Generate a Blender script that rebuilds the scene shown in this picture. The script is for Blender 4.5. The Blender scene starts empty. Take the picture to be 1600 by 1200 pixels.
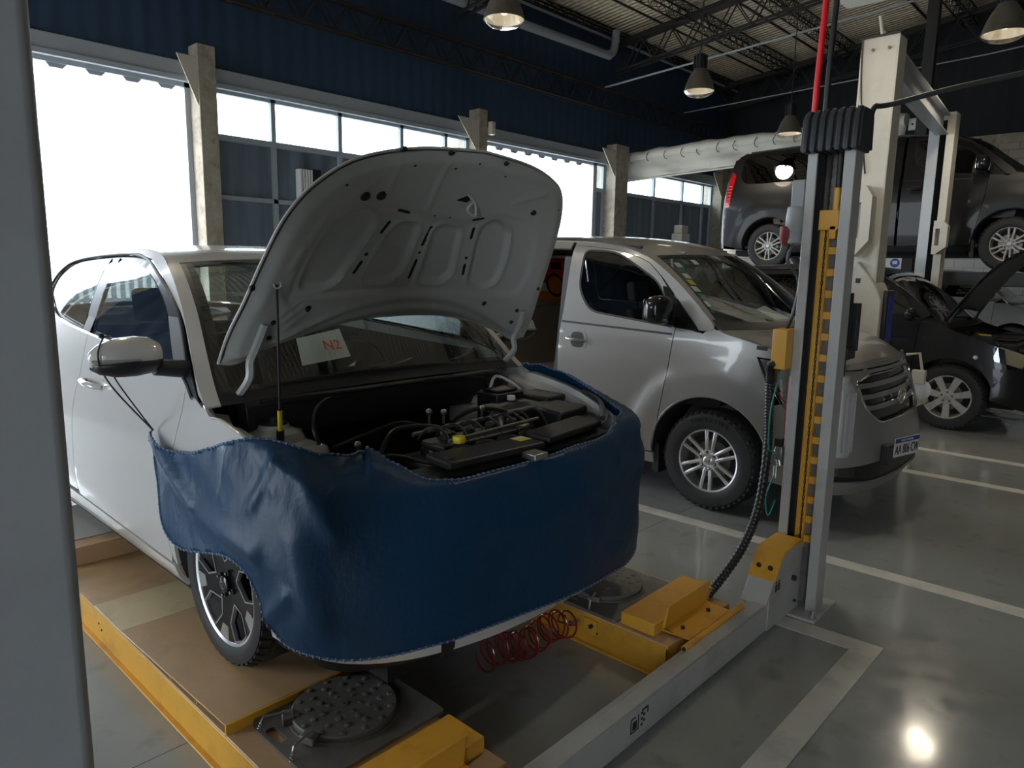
import bpy, bmesh, math, random
from mathutils import Vector, Matrix, Euler, noise
from mathutils.geometry import delaunay_2d_cdt
random.seed(7)
S = bpy.context.scene
COL = S.collection
PI = math.pi

# ------------------------------------------------------------------ camera
LAMP_W = 85.0
F_PX, YAW, PITCH, ROLL, CAMH = 1114.889, 0.747098474, 0.162666807, -0.016459841, 1.65
fw = Vector((math.cos(PITCH)*math.cos(YAW), math.cos(PITCH)*math.sin(YAW), -math.sin(PITCH)))
r0 = Vector((math.sin(YAW), -math.cos(YAW), 0)); d0 = fw.cross(r0)
rt = math.cos(ROLL)*r0 + math.sin(ROLL)*d0
dn = -math.sin(ROLL)*r0 + math.cos(ROLL)*d0
cd = bpy.data.cameras.new('camera'); cam = bpy.data.objects.new('camera', cd); COL.objects.link(cam)
cd.sensor_width = 36; cd.lens = F_PX/1600*36; cd.clip_end = 300; cd.clip_start = .02
M = Matrix.Identity(4)
for i in range(3):
    M[i][0] = rt[i]; M[i][1] = -dn[i]; M[i][2] = -fw[i]
M[0][3], M[1][3], M[2][3] = 0, 0, CAMH
cam.matrix_world = M
S.camera = cam

# ------------------------------------------------------------------ world, sun, exposure
w = bpy.data.worlds.new('sky'); S.world = w; w.use_nodes = True
bg = w.node_tree.nodes['Background']
bg.inputs[0].default_value = (.82, .91, 1, 1); bg.inputs[1].default_value = 7.0
S.view_settings.view_transform = 'Standard'; S.view_settings.look = 'None'
S.view_settings.gamma = 1; S.view_settings.use_curve_mapping = False
S.view_settings.exposure = 0.42
sl = bpy.data.lights.new('sun', 'SUN'); sl.energy = 4; sl.angle = .01; sl.color = (1, .95, .86)
so = bpy.data.objects.new('sun', sl); COL.objects.link(so)
so.rotation_euler = Vector((-.35, -.25, -.9)).to_track_quat('-Z', 'Y').to_euler()
YF, XW, XL, YB = 10.0, 19.6, -6.0, -10.0      # facade, right wall, left wall, wall behind the camera
def portal(name, cx, cy, cz, wx, wz, nx, ny):
    l = bpy.data.lights.new(name, 'AREA'); l.shape = 'RECTANGLE'; l.size = wx; l.size_y = wz
    l.cycles.is_portal = True
    o = bpy.data.objects.new(name, l); COL.objects.link(o); o.location = (cx, cy, cz)
    o.rotation_euler = Vector((nx, ny, 0)).to_track_quat('-Z', 'Z').to_euler()
portal('door_daylight', 2.0, YF+.3, 2.0, 4.9, 4.0, 0, -1)
portal('door_daylight', 11.85, YF+.3, 2.0, 4.4, 4.0, 0, -1)
portal('window_daylight', 6.9, YF+.3, 3.7, 4.8, .8, 0, -1)
portal('window_daylight', 16.8, YF+.3, 3.7, 4.6, .8, 0, -1)
portal('unseen_opening_daylight', XL-.3, 7.2, 2.3, 4, 4.6, 1, 0)
portal('unseen_opening_daylight', XL-.3, -3.0, 2.3, 2, 4.6, 1, 0)  # unseen opening, added to send cool fill light onto the raised bonnet

# ------------------------------------------------------------------ helpers
class MB:
    def __init__(k): k.v = []; k.f = []; k.m = []; k.mi = 0
    def add(k, vs, fs):
        b = len(k.v); k.v += [tuple(v) for v in vs]; k.f += [tuple(b+i for i in f) for f in fs]; k.m += [k.mi]*len(fs)
        return k
    def box(k, x0, x1, y0, y1, z0, z1, mat=None):
        vs = [Vector((x, y, z)) for z in (z0, z1) for y in (y0, y1) for x in (x0, x1)]
        if mat: vs = [mat @ v for v in vs]
        return k.add(vs, [(0, 2, 3, 1), (4, 5, 7, 6), (0, 1, 5, 4), (2, 6, 7, 3), (0, 4, 6, 2), (1, 3, 7, 5)])
    def prism(k, pts, f0, f1):
        """polygon pts (a,b) lofted from f0(a,b) to f1(a,b)"""
        n = len(pts); vs = [f0(*p) for p in pts]+[f1(*p) for p in pts]
        return k.add(vs, [tuple(range(n))[::-1], tuple(range(n, 2*n))]+[(i, (i+1) % n, n+(i+1) % n, n+i) for i in range(n)])
    def tube(k, path, r, seg=8, closed=False, cap=True):
        P = [Vector(p) for p in path]; n = len(P); R = r if isinstance(r, (list, tuple)) else [r]*n
        vs = []; up = None
        for i, p in enumerate(P):
            t = ((P[(i+1) % n]-P[i-1]) if closed else (P[min(i+1, n-1)]-P[max(i-1, 0)])).normalized()
            if up is None: up = t.orthogonal().normalized()
            a = (up-t*up.dot(t))
            a = a.normalized() if a.length > 1e-6 else t.orthogonal().normalized()
            up = a; b = t.cross(a)
            vs += [p+(a*math.cos(q)+b*math.sin(q))*R[i] for q in (2*PI*j/seg for j in range(seg))]
        fs = [(i*seg+j, i*seg+(j+1) % seg, ((i+1) % n)*seg+(j+1) % seg, ((i+1) % n)*seg+j) for i in range(n if closed else n-1) for j in range(seg)]
        if cap and not closed: fs += [tuple(range(seg))[::-1], tuple((n-1)*seg+j for j in range(seg))]
        return k.add(vs, fs)
    def cyl(k, p0, p1, r, seg=16, r1=None): return k.tube([p0, p1], [r, r if r1 is None else r1], seg)
    def lathe(k, prof, fn, seg=32, closed=False):
        """prof [(r,h)]; fn(cos*r, sin*r, h)->xyz"""
        n = len(prof); vs = [fn(r*math.cos(2*PI*j/seg), r*math.sin(2*PI*j/seg), h) for r, h in prof for j in range(seg)]
        fs = [(i*seg+j, i*seg+(j+1) % seg, ((i+1) % n)*seg+(j+1) % seg, ((i+1) % n)*seg+j) for i in range(n if closed else n-1) for j in range(seg)]
        return k.add(vs, fs)
    def sphere(k, c, r, seg=12, sc=(1, 1, 1)):
        pr = [(math.sin(PI*i/8), -math.cos(PI*i/8)) for i in range(9)]
        return k.lathe([(max(1e-4, a)*r, b*r) for a, b in pr], lambda x, y, z: (c[0]+x*sc[0], c[1]+y*sc[1], c[2]+z*sc[2]), seg)
def obj(name, mb, mat, parent=None, smooth=40, bevel=0, bseg=2, loc=None, solid=0):
    me = bpy.data.meshes.new(name); me.from_pydata([tuple(v) for v in mb.v], [], mb.f)
    for m in (mat if isinstance(mat, (list, tuple)) else [mat]): me.materials.append(m)
    if any(mb.m):
        for p, i in zip(me.polygons, mb.m): p.material_index = i
    bm = bmesh.new(); bm.from_mesh(me)
    if not getattr(mb, 'keep', False):
        bmesh.ops.remove_doubles(bm, verts=bm.verts, dist=1e-5)
        bmesh.ops.recalc_face_normals(bm, faces=bm.faces)
    bm.to_mesh(me); bm.free()
    if smooth is not None:
        me.polygons.foreach_set('use_smooth', [True]*len(me.polygons)); me.set_sharp_from_angle(angle=math.radians(smooth))
    o = bpy.data.objects.new(name, me); COL.objects.link(o); o.parent = parent
    if loc: o.location = loc
    if solid:
        s = o.modifiers.new('solid', 'SOLIDIFY'); s.thickness = solid; s.offset = -1
    if bevel:
        b = o.modifiers.new('bevel', 'BEVEL'); b.width = bevel; b.segments = bseg; b.limit_method = 'ANGLE'; b.angle_limit = math.radians(40); b.harden_normals = False
    return o
def empty(name, loc, label, cat, group=None, rz=0):
    o = bpy.data.objects.new(name, None); COL.objects.link(o); o.location = loc; o.rotation_euler = (0, 0, rz); o.empty_display_size = .1
    return tag(o, label, cat, group)
def tag(o, label, cat, group=None):
    o['label'] = label; o['category'] = cat
    if group: o['group'] = group
    return o
def lab(o, s): o['label'] = s; return o
def struct(o): o['kind'] = 'structure'; return o
def dup(root, loc, label=None, rz=0):
    r = root.copy(); COL.objects.link(r); r.location = loc; r.rotation_euler = (0, 0, rz)
    if label: r['label'] = label
    def rec(a, b):
        for ch in list(a.children):
            c = ch.copy(); COL.objects.link(c); c.parent = b; rec(ch, c)
    rec(root, r); return r
def inside(p, poly):
    x, y = p; c = False; n = len(poly)
    for i in range(n):
        x1, y1 = poly[i]; x2, y2 = poly[i-1]
        if (y1 > y) != (y2 > y) and x < (x2-x1)*(y-y1)/(y2-y1)+x1: c = not c
    return c
def dens(poly, res):
    out = []; n = len(poly)
    for i in range(n):
        a, b = poly[i], poly[(i+1) % n]; m = max(1, int(math.dist(a, b)/res+.5))
        out += [(a[0]+(b[0]-a[0])*j/m, a[1]+(b[1]-a[1])*j/m) for j in range(m)]
    return out
def area2(p): return sum(p[i-1][0]*p[i][1]-p[i][0]*p[i-1][1] for i in range(len(p)))
def inset(p, d):
    if area2(p) < 0: p = p[::-1]
    out = []; n = len(p)
    for i in range(n):
        a, b, c = p[i-1], p[i], p[(i+1) % n]
        e1 = Vector((b[0]-a[0], b[1]-a[1])); e2 = Vector((c[0]-b[0], c[1]-b[1]))
        if e1.length < 1e-7 or e2.length < 1e-7: out.append(b); continue
        n1 = Vector((-e1.y, e1.x)).normalized(); n2 = Vector((-e2.y, e2.x)).normalized(); m = n1+n2
        k = d/max(.35, 1+n1.dot(n2)); out.append((b[0]+m.x*k, b[1]+m.y*k))
    return out
def rpoly(pts, r, n=5):
    """polygon with rounded corners; r one radius or a list"""
    out = []; N = len(pts); R = r if isinstance(r, (list, tuple)) else [r]*N
    for i in range(N):
        a, b, c = Vector(pts[i-1]), Vector(pts[i]), Vector(pts[(i+1) % N])
        u, v = a-b, c-b; d = min(R[i], u.length*.48, v.length*.48)
        if d < 1e-4: out.append(tuple(b)); continue
        p, q = b+u.normalized()*d, b+v.normalized()*d
        out += [tuple((1-t)**2*p+2*t*(1-t)*b+t*t*q) for t in (j/n for j in range(n+1))]
    return out
def circ(cx, cy, r, n=40, a0=0, a1=2*PI):
    return [(cx+r*math.cos(a0+(a1-a0)*i/n), cy+r*math.sin(a0+(a1-a0)*i/n)) for i in range(n if abs(a1-a0-2*PI) < 1e-6 else n+1)]
def patch(mb, poly, fn, res=.05, holes=(), gap=0, thick=.012, ref=None, outw=None):
    """fill a 2D outline with a grid, map it onto a surface fn(a,b), turn the edge inwards by thick"""
    if gap: poly = inset(poly, gap)
    bd = dens(poly, res); V = list(bd); E = [(i, (i+1) % len(bd)) for i in range(len(bd))]
    for h in holes:
        hd = dens(h, res); b = len(V); V += hd; E += [(b+i, b+(i+1) % len(hd)) for i in range(len(hd))]
    xs = [p[0] for p in poly]; ys = [p[1] for p in poly]
    nx = int((max(xs)-min(xs))/res)+1; ny = int((max(ys)-min(ys))/res)+1
    for i in range(nx+1):
        for j in range(ny+1):
            p = (min(xs)+(i+.5)*res+(.5*res if j % 2 else 0), min(ys)+(j+.5)*res)
            if inside(p, poly) and not any(inside(p, h) for h in holes): V.append(p)
    r_ = delaunay_2d_cdt([Vector(p) for p in V], E, [], 0, 1e-6)
    v2, fs = r_[0], r_[2]; keep = []
    for f in fs:
        c = (sum(v2[i].x for i in f)/3, sum(v2[i].y for i in f)/3)
        if inside(c, poly) and not any(inside(c, h) for h in holes): keep.append(tuple(f))
    v3 = [Vector(fn(v.x, v.y)) for v in v2]
    if not keep: return mb
    nrm = [Vector() for _ in v3]; cen = Vector()
    for f in keep:
        n = (v3[f[1]]-v3[f[0]]).cross(v3[f[2]]-v3[f[0]])
        for i in f: nrm[i] += n
    tot = sum((n for n in nrm), Vector())
    if outw is not None:
        flip = tot.dot(Vector(outw)) < 0
    else:
        rf = Vector(ref) if ref else Vector((0, 2, .8)); flip = sum(n.dot(v-rf) for n, v in zip(nrm, v3)) < 0
    if flip: keep = [f[::-1] for f in keep]; nrm = [-n for n in nrm]
    used = {}; vs = []; fl = []
    def g(i):
        if i not in used: used[i] = len(vs); vs.append(v3[i])
        return used[i]
    for f in keep: fl.append(tuple(g(i) for i in f))
    if thick:
        cnt = {}
        for f in keep:
            for a, b in ((f[0], f[1]), (f[1], f[2]), (f[2], f[0])):
                cnt[(min(a, b), max(a, b))] = cnt.get((min(a, b), max(a, b)), []) + [(a, b)]
        lw = {}
        for e, l in cnt.items():
            if len(l) == 1:
                a, b = l[0]
                for i in (a, b):
                    if i not in lw:
                        n = nrm[i].normalized() if nrm[i].length > 0 else Vector((0, 0, 1))
                        lw[i] = (len(vs), len(vs)+1); vs.append(v3[i]+n*1e-4*0); vs.append(v3[i]-n*thick)
                fl.append((lw[b][0], lw[a][0], lw[a][1], lw[b][1]))
    mb.keep = True
    return mb.add(vs, fl)
def text_mesh(mb, txt, size, M4, depth=.002, sx=1.0):
    cu = bpy.data.curves.new('t', 'FONT'); cu.body = txt; cu.size = size; cu.extrude = depth; cu.align_x = 'CENTER'; cu.align_y = 'CENTER'; cu.resolution_u = 3
    o = bpy.data.objects.new('t', cu); COL.objects.link(o)
    dg = bpy.context.evaluated_depsgraph_get(); me = bpy.data.meshes.new_from_object(o.evaluated_get(dg))
    mb.add([M4 @ Vector((v.co.x*sx, v.co.y, v.co.z)) for v in me.vertices], [tuple(p.vertices) for p in me.polygons])
    bpy.data.objects.remove(o); bpy.data.curves.remove(cu); bpy.data.meshes.remove(me); return mb
# ------------------------------------------------------------------ car surfaces
def pchip(pts):
    xs=[p[0] for p in pts];ys=[p[1] for p in pts];n=len(xs)
    h=[xs[i+1]-xs[i] for i in range(n-1)];d=[(ys[i+1]-ys[i])/h[i] for i in range(n-1)]
    m=[d[0]]+[0 if d[i-1]*d[i]<=0 else 2*d[i-1]*d[i]/(d[i-1]+d[i]) for i in range(1,n-1)]+[d[-1]]
    def f(x):
        if x<=xs[0]: return ys[0]
        if x>=xs[-1]: return ys[-1]
        i=0
        while x>xs[i+1]: i+=1
        t=(x-xs[i])/h[i];t2=t*t;t3=t2*t
        return (2*t3-3*t2+1)*ys[i]+(t3-2*t2+t)*h[i]*m[i]+(-2*t3+3*t2)*ys[i+1]+(t3-t2)*h[i]*m[i+1]
    return f
def crom(pts,n=8,closed=False):
    out=[];N=len(pts)
    rng=range(N) if closed else range(N-1)
    for i in rng:
        g=lambda k:pts[k%N] if closed else pts[max(0,min(N-1,k))]
        p0,p1,p2,p3=g(i-1),g(i),g(i+1),g(i+2)
        for j in range(n):
            t=j/n
            out.append(tuple(.5*(2*b+(c-a)*t+(2*a-5*b+4*c-d)*t*t+(3*b-3*c+d-a)*t**3) for a,b,c,d in zip(p0,p1,p2,p3)))
    if not closed: out.append(tuple(pts[-1]))
    return out
class Skin:
    """car body surface: L(s,z) wraps round the plan outline, T(t,u) spans the top between the side rails"""
    def __init__(k,plan,front,side,rear,rail,cen,p=2.3):
        P=crom(plan,24)
        k.P=P;k.S=[0]
        for a,b in zip(P,P[1:]): k.S.append(k.S[-1]+math.dist(a,b))
        k.len=k.S[-1]
        k.fi,k.si,k.ri=pchip(front),pchip(side),pchip(rear)
        k.ymax=plan[-1][1];k.p=p
        k.R=crom(rail,12);k.Cn=crom(cen,12)
        k.Tt=[0]
        for a,b in zip(k.R,k.R[1:]): k.Tt.append(k.Tt[-1]+math.dist(a,b))
        k.rx=None
    def plan(k,s):
        s=max(0,min(k.len,s));lo,hi=0,len(k.S)-1
        while hi-lo>1:
            m=(lo+hi)//2
            if k.S[m]<=s: lo=m
            else: hi=m
        t=(s-k.S[lo])/max(1e-9,k.S[hi]-k.S[lo]);a,b=k.P[lo],k.P[hi]
        def tn(i):
            a,b=k.P[max(0,i-1)],k.P[min(len(k.P)-1,i+1)];return b[0]-a[0],b[1]-a[1]
        t0,t1=tn(lo),tn(hi);tx=t0[0]+(t1[0]-t0[0])*t;ty=t0[1]+(t1[1]-t0[1])*t;l=math.hypot(tx,ty)
        return a[0]+(b[0]-a[0])*t,a[1]+(b[1]-a[1])*t,ty/l,-tx/l
    def L(k,s,z,off=0):
        sg=-1 if s<0 else 1
        x,y,nx,ny=k.plan(abs(s))
        f=max(0,-ny)**1.5;r=max(0,ny)**1.5
        ins=f*k.fi(z)+r*k.ri(z)+(1-f-r)*k.si(z)-off
        return (sg*max(0,x-nx*ins),y-ny*ins,z)
    def s_of(k,y,z):
        lo,hi=0,k.len
        for _ in range(26):
            m=(lo+hi)/2
            if k.L(m,z)[1]<y: lo=m
            else: hi=m
        return (lo+hi)/2
    def side(k,y,z,off=0,sg=-1):
        s=k.s_of(y,z);x,yy,z=k.L(s,z,off);return (sg*x,yy,z)
    def _i(k,t):
        lo,hi=0,len(k.Tt)-1;t=max(0,min(k.Tt[-1],t))
        while hi-lo>1:
            m=(lo+hi)//2
            if k.Tt[m]<=t: lo=m
            else: hi=m
        return lo,hi,(t-k.Tt[lo])/max(1e-9,k.Tt[hi]-k.Tt[lo])
    def T(k,t,u,off=0):
        if k.rx is None: k.rx=[k.side(a[0],a[1],0,1)[0] for a in k.R]
        lo,hi,f=k._i(t);mix=lambda a,b:a+(b-a)*f
        xr=mix(k.rx[lo],k.rx[hi]);ry,rz=mix(k.R[lo][0],k.R[hi][0]),mix(k.R[lo][1],k.R[hi][1])
        cy,cz=mix(k.Cn[lo][0],k.Cn[hi][0]),mix(k.Cn[lo][1],k.Cn[hi][1])
        w=abs(u)**k.p
        dy,dz=k.Cn[min(hi+1,len(k.Cn)-1)][0]-k.Cn[max(lo-1,0)][0],k.Cn[min(hi+1,len(k.Cn)-1)][1]-k.Cn[max(lo-1,0)][1];l=math.hypot(dy,dz) or 1
        return (u*xr,cy+(ry-cy)*w-dz/l*off,cz+(rz-cz)*w+dy/l*off)
    def t_of(k,y):
        lo,hi=0,k.Tt[-1]
        for _ in range(26):
            m=(lo+hi)/2;a,b,f=k._i(m)
            if k.R[a][0]+(k.R[b][0]-k.R[a][0])*f<y: lo=m
            else: hi=m
        return (lo+hi)/2
    def railz(k,y):
        a,b,f=k._i(k.t_of(y));return k.R[a][1]+(k.R[b][1]-k.R[a][1])*f
SEDAN=dict(plan=[(0,0),(.35,.015),(.62,.10),(.78,.28),(.845,.55),(.86,.9),(.86,2.2),(.86,3.0),(.84,3.6),(.76,4.02),(.6,4.18),(.3,4.25),(0,4.26)],
 front=[(.14,.10),(.2,.0),(.4,0),(.6,.02),(.75,.08),(.85,.2),(1.0,.3)],
 side=[(.16,.07),(.25,.02),(.45,0),(.65,0),(.8,.012),(.93,.04),(1.05,.065),(1.3,.135),(1.45,.20),(1.52,.26),(1.6,.32)],
 rear=[(.2,.06),(.4,0),(.7,0),(1.0,.05),(1.2,.12),(1.5,.5)],
 rail=[(.16,.72),(.5,.875),(.80,.935),(.92,.96),(1.29,1.30),(1.67,1.485),(2.15,1.54),(2.8,1.50),(3.3,1.36),(3.75,1.14),(4.05,1.06),(4.2,.98)],
 cen=[(.03,.76),(.4,.92),(.68,.99),(.80,1.0),(1.20,1.32),(1.60,1.52),(2.2,1.57),(2.8,1.54),(3.3,1.41),(3.75,1.19),(4.1,1.1),(4.24,1.0)])
VAN=dict(plan=[(0,0),(.45,.03),(.75,.14),(.90,.38),(.955,.75),(.96,1.2),(.96,2.5),(.96,4.3),(.93,4.9),(.80,5.08),(.4,5.12),(0,5.125)],
 front=[(.25,.06),(.35,.0),(.5,0),(.7,.045),(.85,.09),(1.0,.14),(1.1,.2),(1.3,.4)],
 side=[(.2,.04),(.35,.01),(.6,0),(.95,0),(1.1,.012),(1.22,.035),(1.3,.06),(1.5,.11),(1.78,.19),(1.85,.24),(1.9,.32)],
 rear=[(.3,.02),(.5,0),(.8,0),(1.1,.02),(1.3,.05),(1.8,.2),(1.9,.35)],
 rail=[(.30,1.02),(.5,1.13),(.8,1.21),(1.0,1.26),(1.10,1.35),(1.4,1.59),(1.70,1.76),(2.1,1.84),(2.8,1.87),(4.2,1.86),(4.8,1.81),(4.95,1.68)],
 cen=[(.12,1.03),(.35,1.16),(.6,1.22),(.80,1.25),(.90,1.31),(1.25,1.57),(1.55,1.79),(2.0,1.90),(2.8,1.935),(4.2,1.93),(4.82,1.87),(4.98,1.70)])

# ------------------------------------------------------------------ materials
def mat(name, col, rough=.5, metal=0, coat=0, spec=.5, var=0, vscale=8, bump=0, bscale=20, emit=0, rvar=0, sheen=0, dirt=None, dscale=3, damt=.5):
    m = bpy.data.materials.new(name); m.use_nodes = True; nt = m.node_tree; b = nt.nodes['Principled BSDF']
    b.inputs['Base Color'].default_value = (*col, 1); b.inputs['Roughness'].default_value = rough; b.inputs['Metallic'].default_value = metal
    b.inputs['Coat Weight'].default_value = coat; b.inputs['Coat Roughness'].default_value = .04; b.inputs['Specular IOR Level'].default_value = spec
    N = nt.nodes; Lk = nt.links.new
    if var or bump or rvar or dirt:
        tc = N.new('ShaderNodeTexCoord')
        def nz(s, det=5):
            n = N.new('ShaderNodeTexNoise'); n.inputs['Scale'].default_value = s; n.inputs['Detail'].default_value = det; n.inputs['Roughness'].default_value = .6
            Lk(tc.outputs['Object'], n.inputs['Vector']); return n
        last = None
        if var:
            n = nz(vscale); mr = N.new('ShaderNodeMapRange'); mr.inputs[1].default_value = .25; mr.inputs[2].default_value = .75
            mr.inputs[3].default_value = 1-var; mr.inputs[4].default_value = 1+var; Lk(n.outputs['Fac'], mr.inputs[0])
            mx = N.new('ShaderNodeVectorMath'); mx.operation = 'SCALE'; mx.inputs[0].default_value = col; Lk(mr.outputs[0], mx.inputs['Scale'])
            last = mx.outputs[0]
        if dirt:
            n = nz(dscale, 8); mr = N.new('ShaderNodeMapRange'); mr.inputs[1].default_value = .5; mr.inputs[2].default_value = .72; mr.inputs[4].default_value = damt
            Lk(n.outputs['Fac'], mr.inputs[0]); mx = N.new('ShaderNodeMix'); mx.data_type = 'RGBA'; Lk(mr.outputs[0], mx.inputs[0])
            if last: Lk(last, mx.inputs[6])
            else: mx.inputs[6].default_value = (*col, 1)
            mx.inputs[7].default_value = (*dirt, 1); last = mx.outputs[2]
        if last: Lk(last, b.inputs['Base Color'])
        if rvar:
            n = nz(vscale*.7, 6); mr = N.new('ShaderNodeMapRange'); mr.inputs[1].default_value = .3; mr.inputs[2].default_value = .7
            mr.inputs[3].default_value = max(0, rough-rvar); mr.inputs[4].default_value = rough+rvar; Lk(n.outputs['Fac'], mr.inputs[0]); Lk(mr.outputs[0], b.inputs['Roughness'])
        if bump:
            n = nz(bscale); bp = N.new('ShaderNodeBump'); bp.inputs['Strength'].default_value = bump; bp.inputs['Distance'].default_value = .01
            Lk(n.outputs['Fac'], bp.inputs['Height']); Lk(bp.outputs[0], b.inputs['Normal'])
    if emit: b.inputs['Emission Color'].default_value = (*col, 1); b.inputs['Emission Strength'].default_value = emit
    return m
def glass(name, tint, refl=.05):
    m = bpy.data.materials.new(name); m.use_nodes = True; nt = m.node_tree; nt.nodes.clear(); N = nt.nodes; Lk = nt.links.new
    o = N.new('ShaderNodeOutputMaterial'); t = N.new('ShaderNodeBsdfTransparent'); t.inputs[0].default_value = (*tint, 1)
    g = N.new('ShaderNodeBsdfGlossy'); g.inputs['Roughness'].default_value = .02; lw = N.new('ShaderNodeLayerWeight'); lw.inputs[0].default_value = .5; fr = N.new('ShaderNodeMath'); fr.operation = 'POWER'; fr.inputs[1].default_value = 4.0; Lk(lw.outputs['Facing'], fr.inputs[0])
    ad = N.new('ShaderNodeMath'); ad.operation = 'ADD'; ad.use_clamp = True; ad.inputs[1].default_value = refl+.03; Lk(fr.outputs[0], ad.inputs[0])
    mx = N.new('ShaderNodeMixShader'); Lk(ad.outputs[0], mx.inputs[0]); Lk(t.outputs[0], mx.inputs[1]); Lk(g.outputs[0], mx.inputs[2]); Lk(mx.outputs[0], o.inputs[0])
    return m
def node_mat(name):
    m = bpy.data.materials.new(name); m.use_nodes = True; nt = m.node_tree; return m, nt.nodes, nt.links.new, nt.nodes['Principled BSDF']
m_white = mat('white car paint', (.55, .535, .505), .25, coat=.8, var=.02, vscale=2)
m_whitein = mat('white primer underside', (.50, .515, .50), .36, coat=.2, dirt=(.38, .375, .35), dscale=2.2, damt=.35, bump=.05, bscale=14)
m_silver = mat('silver van paint', (.33, .325, .315), .32, metal=.55, coat=.6, dirt=(.36, .34, .31), dscale=2.5, damt=.35)
m_blackp = mat('black car paint', (.006, .006, .007), .35, coat=.35, spec=.3)
m_brownblk = mat('black brown van paint', (.009, .008, .0075), .38, coat=.12, spec=.3, dirt=(.03, .027, .024), dscale=2, damt=.2)
m_greyp = mat('grey suv paint', (.24, .235, .225), .3, metal=.5, coat=.6)
m_blk = mat('black plastic', (.013, .013, .014), .45)
m_blkg = mat('gloss black plastic', (.008, .008, .009), .18)
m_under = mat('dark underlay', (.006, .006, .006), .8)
m_rub = mat('tyre rubber', (.013, .013, .013), .6, var=.25, vscale=30, dirt=(.04, .037, .032), dscale=5, damt=.3)
m_chrome = mat('chrome', (.75, .75, .75), .12, metal=1)
m_alloy = mat('machined alloy', (.62, .62, .62), .28, metal=.85)
m_alloyd = mat('dusty alloy', (.44, .42, .39), .45, metal=.4, dirt=(.2, .16, .12), dscale=12, damt=.5)
m_dark = mat('dark metal', (.03, .03, .03), .5, metal=.3)
m_rotor = mat('brake disc', (.2, .19, .18), .4, metal=.8)
m_glass = glass('clear car glass', (.72, .80, .78), .04)
m_sideg = glass('reflective side glass', (.22, .25, .26), .22)
m_tint = glass('tinted car glass', (.16, .18, .19), .07)
m_tintd = glass('privacy glass', (.03, .03, .035), .05)
m_lens = glass('lamp lens', (.75, .75, .72), .10)
m_red = mat('red lamp lens', (.45, .01, .012), .2, coat=.6)
m_amber = mat('amber lens', (.7, .2, .01), .2)
m_seat = mat('dark seat cloth', (.035, .035, .037), .85, bump=.3, bscale=60)
m_seatb = mat('beige seat', (.30, .25, .20), .75, bump=.2, bscale=40)
m_yel = mat('yellow lift paint', (.74, .38, .04), .42, coat=.15, dirt=(.20, .11, .03), dscale=4, damt=.55, bump=.06, bscale=10, rvar=.1)
m_grey = mat('grey lift paint', (.42, .42, .40), .38, coat=.2, dirt=(.20, .19, .17), dscale=5, damt=.45, bump=.05, bscale=6, rvar=.08)
m_post = mat('grey post paint', (.42, .44, .46), .42, coat=.15, dirt=(.22, .23, .25), dscale=2, damt=.4)
m_white2 = mat('cream lift paint', (.62, .58, .49), .45, dirt=(.40, .36, .28), dscale=3, damt=.5)
m_cap = mat('charcoal ribbed plastic', (.028, .032, .035), .5, dirt=(.06, .06, .06), dscale=5, damt=.4)
m_steel = mat('worn steel', (.17, .16, .145), .55, metal=.25, var=.25, vscale=6, dirt=(.045, .035, .028), dscale=4, damt=.7, bump=.15, bscale=15)
m_zinc = mat('zinc bolt', (.42, .42, .40), .35, metal=.9)
m_hose = mat('black rubber hose', (.014, .014, .014), .4)
m_redair = mat('red air hose', (.22, .010, .010), .3, coat=.4)
m_redc = mat('red conduit', (.75, .012, .02), .35)
m_green = mat('green hose', (.01, .22, .16), .35)
m_line = mat('white floor paint', (.60, .585, .54), .45, dirt=(.33, .32, .29), dscale=5, damt=.6)
m_paper = mat('paper', (.7, .7, .68), .8)
m_black = mat('black print', (.01, .01, .01), .6)
m_blue = mat('blue print', (.02, .05, .30), .5)
m_yelp = mat('yellow plastic', (.75, .62, .02), .4)
m_orange = mat('orange paint', (.8, .22, .02), .4)
m_redp = mat('red paint', (.85, .03, .02), .3, coat=.3)
m_ply = mat('light plate', (.70, .56, .32), .5, dirt=(.30, .24, .14), dscale=4, damt=.5)
m_pale = mat('beige lift deck', (.58, .37, .19), .42, coat=.1, var=.12, vscale=3, dirt=(.36, .26, .17), dscale=3.5, damt=.6, bump=.12, bscale=25, rvar=.1)
# deck with embossed grain
# floor: grey glossy epoxy with slab joints
m_floor, N, Lk, B = node_mat('grey epoxy floor')
tc = N.new('ShaderNodeTexCoord'); n1 = N.new('ShaderNodeTexNoise'); n1.inputs['Scale'].default_value = .9; n1.inputs['Detail'].default_value = 7
Lk(tc.outputs['Object'], n1.inputs[0]); cr = N.new('ShaderNodeValToRGB'); cr.color_ramp.elements[0].position = .3; cr.color_ramp.elements[1].position = .7
cr.color_ramp.elements[0].color = (.26, .275, .27, 1); cr.color_ramp.elements[1].color = (.34, .35, .34, 1); Lk(n1.outputs['Fac'], cr.inputs[0])
n2 = N.new('ShaderNodeTexNoise'); n2.inputs['Scale'].default_value = 6; n2.inputs['Detail'].default_value = 9; Lk(tc.outputs['Object'], n2.inputs[0])
mr = N.new('ShaderNodeMapRange'); mr.inputs[1].default_value = .35; mr.inputs[2].default_value = .7; mr.inputs[3].default_value = .10; mr.inputs[4].default_value = .24; Lk(n2.outputs['Fac'], mr.inputs[0]); Lk(mr.outputs[0], B.inputs['Roughness'])
mxs = N.new('ShaderNodeMix'); mxs.data_type = 'RGBA'; mxs.inputs[7].default_value = (.14, .14, .13, 1)
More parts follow.
